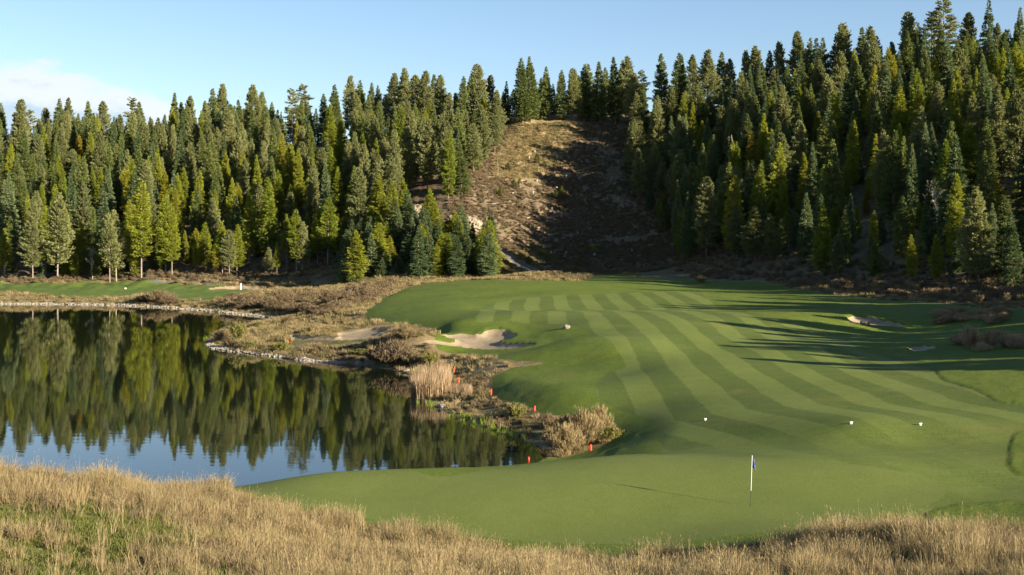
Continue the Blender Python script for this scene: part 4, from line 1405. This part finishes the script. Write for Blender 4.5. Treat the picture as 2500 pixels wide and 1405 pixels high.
# reeds
REED = [tuft_mesh(80 + i, M_REED, 34, 2.0, 0.42, 0.13, 0.022, 0.35) for i in range(4)]
REEDG = [tuft_mesh(90 + i, M_GREED, 9, 1.0, 0.22, 0.16, 0.020, 0.0) for i in range(4)]
P_, S_ = [], []
for q in range(240):
    u, v = random.uniform(1012, 1092), random.uniform(938, 975)
    if v > 958 + (u - 1012) * 0.25 + 14:
        continue
    X_, Y_ = s_z(u, v, 0.0)[:2]
    P_.append((X_, Y_, max(-0.1, ground_z(X_, Y_))))
    S_.append(random.uniform(0.65, 1.1))
for q in range(60):
    u = random.uniform(1085, 1150)
    X_, Y_ = s_z(u, 968 + (u - 1085) * 0.2 + random.uniform(-8, 6), 0.0)[:2]
    P_.append((X_, Y_, max(-0.1, ground_z(X_, Y_))))
    S_.append(random.uniform(0.35, 0.6))
scatter('tan_reeds', REED, P_, S_, 'tall clump of pale tan reeds at the water edge', 'reeds', 0.04)
P_, S_ = [], []
shore_g = [(1022, 912, 5, .7), (1032, 914, 5, .7), (1035, 985, 4, .8), (1060, 992, 6, .8), (1105, 1014, 6, .6), (1140, 1025, 12, .6), (1170, 1037, 14, .65), (1200, 1047, 14, .6), (1230, 1058, 13, .6),
           (1255, 1066, 10, .7), (1275, 1074, 7, .7), (652, 868, 4, .6), (502, 830, 4, .7), (780, 884, 4, .5), (1296, 1088, 4, .5)]
for u, v, n_, s_ in shore_g:
    for q in range(n_):
        X_, Y_ = s_z(u + random.uniform(-17, 17), v + random.uniform(-5, 5), 0.0)[:2]
        P_.append((X_, Y_, min(0.15, max(-0.15, ground_z(X_, Y_)))))
        S_.append(s_ * random.uniform(0.5, 1.1))
scatter('green_reeds', REEDG, P_, S_, 'bright green reeds standing in the shallow water', 'reeds', 0.05)

# shrubs one can tell apart
SH = {'brown': [shrub_mesh(120 + i, M_BRUSH, 1.0, 1.0, 110, 0.8, 56, 0.024) for i in range(4)],
      'tan': [shrub_mesh(130 + i, M_WILLOW, 1.0, 1.0, 100, 1.0, 46, 0.020) for i in range(4)],
      'pale': [shrub_mesh(160 + i, M_REED, 1.0, 1.0, 90, 1.4, 40, 0.018) for i in range(3)],
      'wisp': [shrub_mesh(150 + i, M_WILLOW, 1.0, 1.0, 30, 1.2, 26, 0.012) for i in range(4)],
      'olive': [shrub_mesh(140 + i, M_OLIVE, 1.0, 1.0, 60, 0.5, 40, 0.05) for i in range(3)]}


def shrub(kind, px, py, wd, h, label, group=None, name='shrub', xy=None):
    x, y = xy or hit(px, py, Z)
    z = ground_z(x, y)
    o = obj(name, random.choice(SH[kind]))
    o.location = (x, y, z - 0.05)
    o.rotation_euler = (0, 0, random.uniform(0, 6.28))
    o.scale = (wd, wd, h)
    return tag(o, label, 'shrub', group)


for kind, px, py, wd, h, lab in [
    ('brown', 388, 738, 4.2, 2.2, 'rounded brown shrub standing on the far stony shore'),
    ('brown', 350, 738, 2.4, 1.3, 'low brown shrub beside the rounded shrub on the far shore'),
    ('brown', 418, 744, 2.6, 1.3, 'small brown shrub trailing from the rounded shrub on the far shore'),
    ('olive', 583, 832, 1.5, 2.3, 'yellow olive willow near the tip of the peninsula'),
    ('tan', 545, 832, 1.8, 1.4, 'pale tan shrub at the very tip of the peninsula'),
    ('brown', 962, 890, 2.8, 2.3, 'large round brown willow shrub below the bunkers'),
    ('brown', 925, 884, 1.9, 1.4, 'brown shrub leaning against the large round willow'),
    ('olive', 1052, 892, 1.2, 1.3, 'small olive bush beside the large round willow'),
    ('brown', 1010, 890, 1.6, 1.3, 'low brown bush between the large willow and the olive bush'),
    ('tan', 1425, 1088, 1.5, 2.1, 'tall tan willow shrub at the corner of the pond'),
    ('tan', 1375, 1106, 1.5, 1.7, 'spreading tan shrub on the pond corner next to the putting green'),
    ('tan', 1462, 1066, 1.1, 1.9, 'upright tan shrub bordering the fairway turf'),
    ('brown', 1385, 1065, 1.2, 1.3, 'brown twiggy shrub behind the tall tan willow'),
    ('brown', 1340, 1045, 1.0, 0.9, 'small brown bush on the reedy bank'),
    ('olive', 1258, 1020, 0.9, 1.0, 'dark olive bush half way along the reedy bank'),
    ('olive', 1490, 1072, 1.0, 0.8, 'low green bush between tan shrub and turf'),
    ('pale', 2368, 850, 1.2, 1.9, 'tall tan shrub in the shaded native grass on the right'),
    ('pale', 2412, 852, 0.9, 1.5, 'smaller tan shrub beside the tall one in the shaded native grass'),
    ('brown', 2056, 712, 2.0, 2.0, 'brown bush at the edge of the dark forest'),
    ('tan', 1712, 690, 1.6, 1.5, 'pale tan bush on the fairway edge below the cleared slope'),
    ('tan', 770, 812, 1.2, 0.9, 'dry grassy bush beside the long thin bunker')]:
    shrub(kind, px, py, wd, h, lab)
for px, py in [(1272, 632), (1322, 628), (1338, 634), (1356, 636), (1408, 640), (1450, 622), (1298, 612), (1290, 645)]:
    shrub('olive', px, py, random.uniform(0.7, 1.2), random.uniform(1.3, 2.2), 'small yellowing bush at the foot of the cleared slope', 'yellowing bushes at the foot of the slope')
THICK = [(540, 752), (560, 735), (640, 726), (760, 718), (860, 712), (960, 698), (1010, 696), (955, 715), (905, 742), (880, 768), (800, 775), (720, 770), (640, 762)]
n_ = 0
while n_ < 95:
    u, v = random.uniform(540, 1010), random.uniform(694, 775)
    if not in_poly(u, v, THICK):
        continue
    x_, y_ = hit(u, v)
    if sample(sd_turf, x_, y_) < 2.2 or sample(psd, x_, y_) < 3:
        continue
    n_ += 1
    shrub('brown', 0, 0, random.uniform(1.5, 2.8), random.uniform(0.9, 1.9), 'brown leafless willow shrub in the thicket between pond and fairway', 'shrubs of the brown thicket', xy=(x_, y_))
for q in range(34):                                   # straw coloured mounds of native shrub on the peninsula
    u, v = random.choice([(random.uniform(560, 900), random.uniform(790, 815)), (random.uniform(945, 1060), random.uniform(806, 832)), (random.uniform(530, 900), random.uniform(845, 872))])
    x_, y_ = hit(u, v)
    if sample(sd_turf, x_, y_) < 1 or sample(psd, x_, y_) < 1.5 or sample(np.minimum.reduce(sd_b), x_, y_) < 0.8 or (690 < u < 1310 and sample(np.minimum.reduce(sd_b), x_, y_ + 4) < 2):
        continue
    shrub(random.choice(['tan', 'tan', 'brown', 'olive']), 0, 0, random.uniform(0.9, 1.8), random.uniform(0.5, 1.2), 'low straw coloured bush on the peninsula by the bunkers', 'low bushes of the peninsula', xy=(x_, y_))
for q in range(44):
    u, v = random.choice([(random.uniform(2290, 2460), random.uniform(765, 792)), (random.uniform(2340, 2500), random.uniform(830, 858))])
    x_, y_ = hit(u, v)
    shrub('pale', 0, 0, random.uniform(0.7, 1.6), random.uniform(0.5, 1.0), 'low tan clump of native grass in the shade beside the fairway', 'tan clumps beside the shaded fairway', xy=(x_, y_))
for px, py, D, wd, h, kind in [(575, 1330, 35.0, 0.75, 0.75, 'wisp'), (480, 1310, 36.0, 0.6, 0.5, 'wisp'), (690, 1330, 36.5, 0.7, 0.65, 'wisp'), (770, 1330, 37.5, 0.35, 1.0, 'wisp'), (855, 1330, 37.5, 0.3, 1.05, 'wisp'),
                               (2180, 1300, 36.0, 0.6, 0.7, 'wisp'), (2050, 1330, 36.0, 0.6, 0.45, 'wisp'), (2390, 1300, 37.0, 0.3, 0.9, 'wisp'), (1075, 0, 0, 0, 0, '')]:
    if wd:
        shrub(kind, 0, 0, wd, h, {575: 'wispy tan bush in the foreground grass, widest of its row', 480: 'small dark bush at the left end of the foreground bush row', 690: 'tan bush next to the widest bush of the foreground row',
              770: 'thin upright tan bush against the putting green', 855: 'narrow reddish upright bush against the putting green', 2180: 'dark twiggy bush on the grassy mound beside the green',
              2050: 'low dark bush on the shaded flank of the grassy mound', 2390: 'single thin weed on top of the grassy mound'}[px], xy=((px - CX) * D / F, D))


# ------------------------------------------------------------------ rocks
def rock_mesh(seed, mat, rough=0.28, sub=2, squash=0.7):
    import bmesh
    bm = bmesh.new()
    bmesh.ops.create_icosphere(bm, subdivisions=sub, radius=1.0)
    rng = np.random.default_rng(seed)
    cuts = rng.normal(size=(9, 3))
    cuts /= np.linalg.norm(cuts, axis=1, keepdims=True)
    offs = rng.uniform(0.62, 0.95, 9)
    for v in bm.verts:
        p = np.array(v.co)
        for c_, o_ in zip(cuts, offs):
            d_ = p @ c_ - o_
            if d_ > 0:
                p = p - c_ * d_
        p *= 1 + rng.normal(0, rough * 0.12)
        p[2] *= squash
        v.co = p
    me = bpy.data.meshes.new('rock')
    bm.to_mesh(me)
    bm.free()
    me.materials.append(mat)
    return me


ROCKS = [rock_mesh(500 + i, M_ROCK) for i in range(6)]
P_, S_ = [], []
shore = [W0(*p) for p in [(-120, 741), (0, 743), (130, 744), (260, 746), (420, 753), (560, 766), (640, 774), (690, 778)]]
shore2 = [W0(*p) for p in [(510, 842), (525, 851), (600, 862), (700, 875), (760, 883), (840, 889)]]
for line, wdt, num, s0, s1 in ((shore, 1.5, 1500, 0.12, 0.32), (shore2, 0.6, 520, 0.10, 0.26)):
    L_ = spline(line, False, 8)
    for q in range(num):
        k_ = random.randrange(len(L_) - 1)
        t_ = random.random()
        p_ = L_[k_] * (1 - t_) + L_[k_ + 1] * t_
        x_, y_ = p_[0] + random.uniform(-.6, .6), p_[1] + random.uniform(-0.2, wdt)
        P_.append((x_, y_, max(-0.05, ground_z(x_, y_)) + 0.05))
        S_.append(random.uniform(s0, s1))
scatter('shore_stones', [rock_mesh(520 + i, M_ROCK, 0.28, 1) for i in range(5)], P_, S_, 'pale grey stones lining the pond shore', 'stones', 0.5)


def boulder(px, py, size, label, squash=1.0):
    x, y = hit(px, py, Z)
    o = obj('boulder', random.choice(ROCKS))
    o.location = (x, y, ground_z(x, y) + size * 0.3)
    o.rotation_euler = (0.1, -0.1, random.uniform(0, 6.28))
    o.scale = (size * 1.15, size, size * squash)
    return tag(o, label, 'boulder')


boulder(1383, 803, 0.46, 'white boulder on the fairway crest above the large bunker')
boulder(2112, 793, 0.55, 'grey boulder lying in the shaded bunker')
boulder(740, 878, 0.42, 'whitish boulder standing out on the peninsula shore')
boulder(752, 884, 0.30, 'small stone next to the whitish boulder on the peninsula shore')
boulder(875, 891, 0.38, 'pale boulder at the water below the large round willow')
boulder(990, 908, 0.45, 'flat pale boulder at the water behind the tan reeds', 0.5)
boulder(1006, 910, 0.30, 'small stone next to the flat boulder behind the tan reeds', 0.6)
boulder(1078, 996, 0.38, 'pale boulder at the foot of the tan reeds', 0.8)
boulder(1385, 470, 0.5, 'pale rock lying on the upper cleared slope')

# rocky cliffs on the spur
for px, py, D, sx, sz, lab in [(1008, 545, 337, 4.2, 5.5, 'tall pale cliff face between larches on the spur'), (1030, 560, 334, 3.0, 4.0, 'lower pale cliff step right of the tall cliff face'),
                               (1112, 560, 331, 3.6, 3.6, 'broken pale rock outcrop behind the spruce clump'), (1150, 555, 332, 3.8, 3.2, 'scattered pale rock outcrop nearest the cleared slope'),
                               (915, 545, 345, 3.5, 4.0, 'brown rock outcrop hidden among larches')]:
    x = (px - CX) * D / F
    o = obj('rock_outcrop', rock_mesh(int(px), M_CLIFF, 0.9, 4, 1.0))
    o.location = (x, D, ground_z(x, D) + sz * 0.15)
    o.scale = (sx * 0.9, 2.2, sz * 0.9)
    o.rotation_euler = (0.25, 0, random.uniform(-.3, .3))
    tag(o, lab, 'rock')

# fallen logs on the slope
logs = [(1318, 558, 4.0, 1.1, 'pale fallen log lying steeply on the open part of the cleared slope', None), (1205, 500, 3.0, 0.4, 'short fallen log near the spur trees', None)]
logs += [(random.uniform(1240, 1480), random.uniform(380, 630), random.uniform(2.0, 4.5), random.uniform(-1.3, 1.3), 'small grey log lying in the brush of the cleared slope', 'logs on the cleared slope') for q in range(16)]
for px, py, L_, a_l, lab, grp in logs:
    x, y = hit(px, py, Z)
    v, f = tube([(-L_ / 2, 0, 0), (0, 0.05, 0.03), (L_ / 2, 0, 0)], [0.20, 0.17, 0.12], 8)
    o = obj('fallen_log', mesh_np('fallen_log', v, f, M_SNAG if grp else M_PALEBARK, True))
    o.location = (x, y, ground_z(x, y) + 0.22)
    o.rotation_euler = (0, -0.2, a_l)
    tag(o, lab, 'log', grp)
for q in range(22):
    px, py = random.uniform(1235, 1560), random.uniform(370, 640)
    x, y = hit(px, py, Z)
    hh = random.uniform(0.5, 1.1)
    v, f = tube([(0, 0, -0.3), (0, 0, 0.1), (0.02, 0, hh), (0.02, 0, hh + 0.02)], [0.42, 0.30, 0.25, 0.01], 9)
    o = obj('tree_stump', mesh_np('tree_stump', v, f, M_SNAG, False))
    o.location = (x, y, ground_z(x, y))
    tag(o, 'cut grey tree stump standing in the brush of the cleared slope', 'stump', 'stumps on the cleared slope')

# ------------------------------------------------------------------ golf furniture
M_WHITE = simple_mat('white paint', (0.5610, 0.5525, 0.5185), 0.45, 0.06, 8)
M_BLACK = simple_mat('dark pole base', (0.02, 0.025, 0.02), 0.5)
M_BLUE = simple_mat('blue flag cloth', (0.008, 0.036, 0.24), 0.8, 0.2, 12)
M_RED = simple_mat('red stake paint', (0.7225, 0.0595, 0.0255), 0.5, 0.12, 10)
M_WOOD = simple_mat('weathered wood', (0.30, 0.24, 0.17), 0.85, 0.3, 6)
M_CUP = simple_mat('cup liner', (0.03, 0.03, 0.03), 0.6)

fx, fy = hit(1832, 1235, Z)
fz = ground_z(fx, fy)
fs = empty('flagstick', (fx, fy, fz))
fs.rotation_euler = (0, math.radians(2.0), 0)
tag(fs, 'golf flagstick with drooping blue and white flag in the putting green', 'flagstick')
v, f = tube([(0, 0, -0.1), (0, 0, 0.62)], [0.008, 0.009], 10)
obj('lower_pole', mesh_np('lower_pole', v, f, M_BLACK, True), fs)
v, f = tube([(0, 0, 0.62), (0, 0, 0.63), (0, 0, 2.08), (0, 0, 2.10), (0, 0, 2.12)], [0.010, 0.0165, 0.0145, 0.013, 0.001], 10)
obj('pole', mesh_np('pole', v, f, M_WHITE, True), fs)
# cloth hanging in folds from the top of the pole
nu, nv = 14, 20
cl = []
for i in range(nu + 1):
    for j in range(nv + 1):
        u, t = i / nu, j / nv
        dx = 0.012 + u * (0.09 + 0.13 * t) + 0.018 * math.sin(u * 11 + t * 3)
        dy = 0.035 * math.sin(u * 9.0 + 0.8 * t) * (0.3 + t)
        dz = 2.09 - 0.46 * t - u * 0.26 * (1.0 - 0.45 * t) - 0.02 * math.sin(u * 8)
        cl.append((dx * (1 - 0.25 * u * t), dy, dz))
k = np.array([(i * (nv + 1) + j, (i + 1) * (nv + 1) + j, (i + 1) * (nv + 1) + j + 1, i * (nv + 1) + j + 1) for i in range(nu) for j in range(nv)])
mid_ = np.array([i / nu for i in range(nu) for j in range(nv)])
blue_me = mesh_np('flag', np.array(cl), k[mid_ < 0.62], M_BLUE, True)
white_me = mesh_np('flag', np.array(cl), k[mid_ >= 0.62], M_WHITE, True)
for me_, nm_ in ((blue_me, 'flag_blue_panel'), (white_me, 'flag_white_panel')):
    o = obj(nm_, me_, fs)
    md = o.modifiers.new('cloth', 'SOLIDIFY')
    md.thickness = 0.003
v, f = tube([(0, 0, -0.10), (0, 0, 0.004)], [0.054, 0.054], 20)
cup = obj('hole_cup', mesh_np('hole_cup', v, f, M_CUP, True))
cup.location = (fx, fy, fz)
tag(cup, 'dark hole cup in the green round the foot of the flagstick', 'hole')


def box(sx, sy, z0, z1, taper=1.0):
    v = [(sx * a * (taper if zz == z1 else 1), sy * b * (taper if zz == z1 else 1), zz) for zz in (z0, z1) for a, b in ((-1, -1), (1, -1), (1, 1), (-1, 1))]
    f = [(0, 1, 5, 4), (1, 2, 6, 5), (2, 3, 7, 6), (3, 0, 4, 7), (4, 5, 6, 7), (3, 2, 1, 0)]
    return np.array(v), np.array(f)


def add_mod_bevel(o, wdt):
    b = o.modifiers.new('edges', 'BEVEL')
    b.width = wdt
    b.segments = 2


for px, py, lab in [(1722, 1027, 'white tee marker standing alone on the fairway crest'), (2078, 1036, 'middle white tee marker of three on the fairway crest'), (2247, 1039, 'white tee marker farthest from the pond on the fairway crest')]:
    x, y = hit(px, py, Z)
    r = empty('tee_marker', (x, y, ground_z(x, y)))
    tag(r, lab, 'tee marker')
    r.scale = (0.85, 0.85, 0.85)
    o = obj('head', mesh_np('head', *box(0.105, 0.065, 0.08, 0.16, 0.94), M_WHITE), r)
    add_mod_bevel(o, 0.015)
    o = obj('foot', mesh_np('foot', *box(0.060, 0.04, -0.05, 0.08, 1.0), M_WHITE), r)
    add_mod_bevel(o, 0.008)

stake_me = {}
for px, py, h, lean, lab in [
    (703, 842, 0.5, 0.0, 'red stake on the peninsula below the long thin bunker'), (1108, 915, 0.62, 0.05, 'red stake behind the tan reeds, closest to the bunkers'),
    (1122, 944, 0.85, -0.1, 'red stake directly beside the tan reeds'), (1199, 966, 0.52, 0.05, 'red stake at the tip where turf meets the reedy bank'),
    (1305, 1004, 0.36, 0.1, 'short red stake half way along the turf edge above the reeds'), (1400, 1040, 0.45, -0.12, 'red stake behind the tall tan willow at the pond corner'),
    (1443, 1101, 0.38, -0.05, 'red stake on the turf between tan willow and putting green'), (1291, 1131, 0.36, 0.0, 'red stake peeping over the back of the putting green')]:
    x, y = hit(px, py, Z)
    o = obj('red_stake', mesh_np('red_stake', *join([box(0.045, 0.03, -0.2, h), (np.array([(-.045, -.03, h), (.045, -.03, h), (.045, .03, h), (-.045, .03, h), (0, 0, h + 0.05)]), np.array([(0, 1, 4), (1, 2, 4), (2, 3, 4), (3, 0, 4)]))]), M_RED))
    o.location = (x, y, ground_z(x, y))
    o.rotation_euler = (0, lean, 0.3)
    tag(o, lab, 'stake')
# white post by the far bunker and small marker on the far green
x, y = hit(588, 708, Z)
r = empty('white_post', (x, y, ground_z(x, y)))
tag(r, 'white post standing beside the low bunker on the far bank', 'post')
o = obj('post', mesh_np('post', *box(0.16, 0.10, -0.2, 1.5), M_WHITE), r)
add_mod_bevel(o, 0.02)
o = obj('cap', mesh_np('cap', *box(0.20, 0.14, 1.5, 1.62, 0.8), M_WOOD), r)
x, y = hit(306, 706, Z)
o = obj('marker_block', mesh_np('marker_block', *box(0.22, 0.14, -0.05, 0.30, 0.85), M_WHITE))
add_mod_bevel(o, 0.03)
o.location = (x, y, ground_z(x, y))
tag(o, 'small white marker block on the far green strip', 'marker')
x, y = hit(1359, 472, Z)
r = empty('slope_post', (x, y, ground_z(x, y)))
tag(r, 'white sign post among young pines on the cleared slope', 'post')
obj('post', mesh_np('post', *box(0.09, 0.07, -0.3, 1.5), M_WOOD), r)
obj('board', mesh_np('board', *box(0.22, 0.05, 1.4, 1.85), M_WHITE), r)
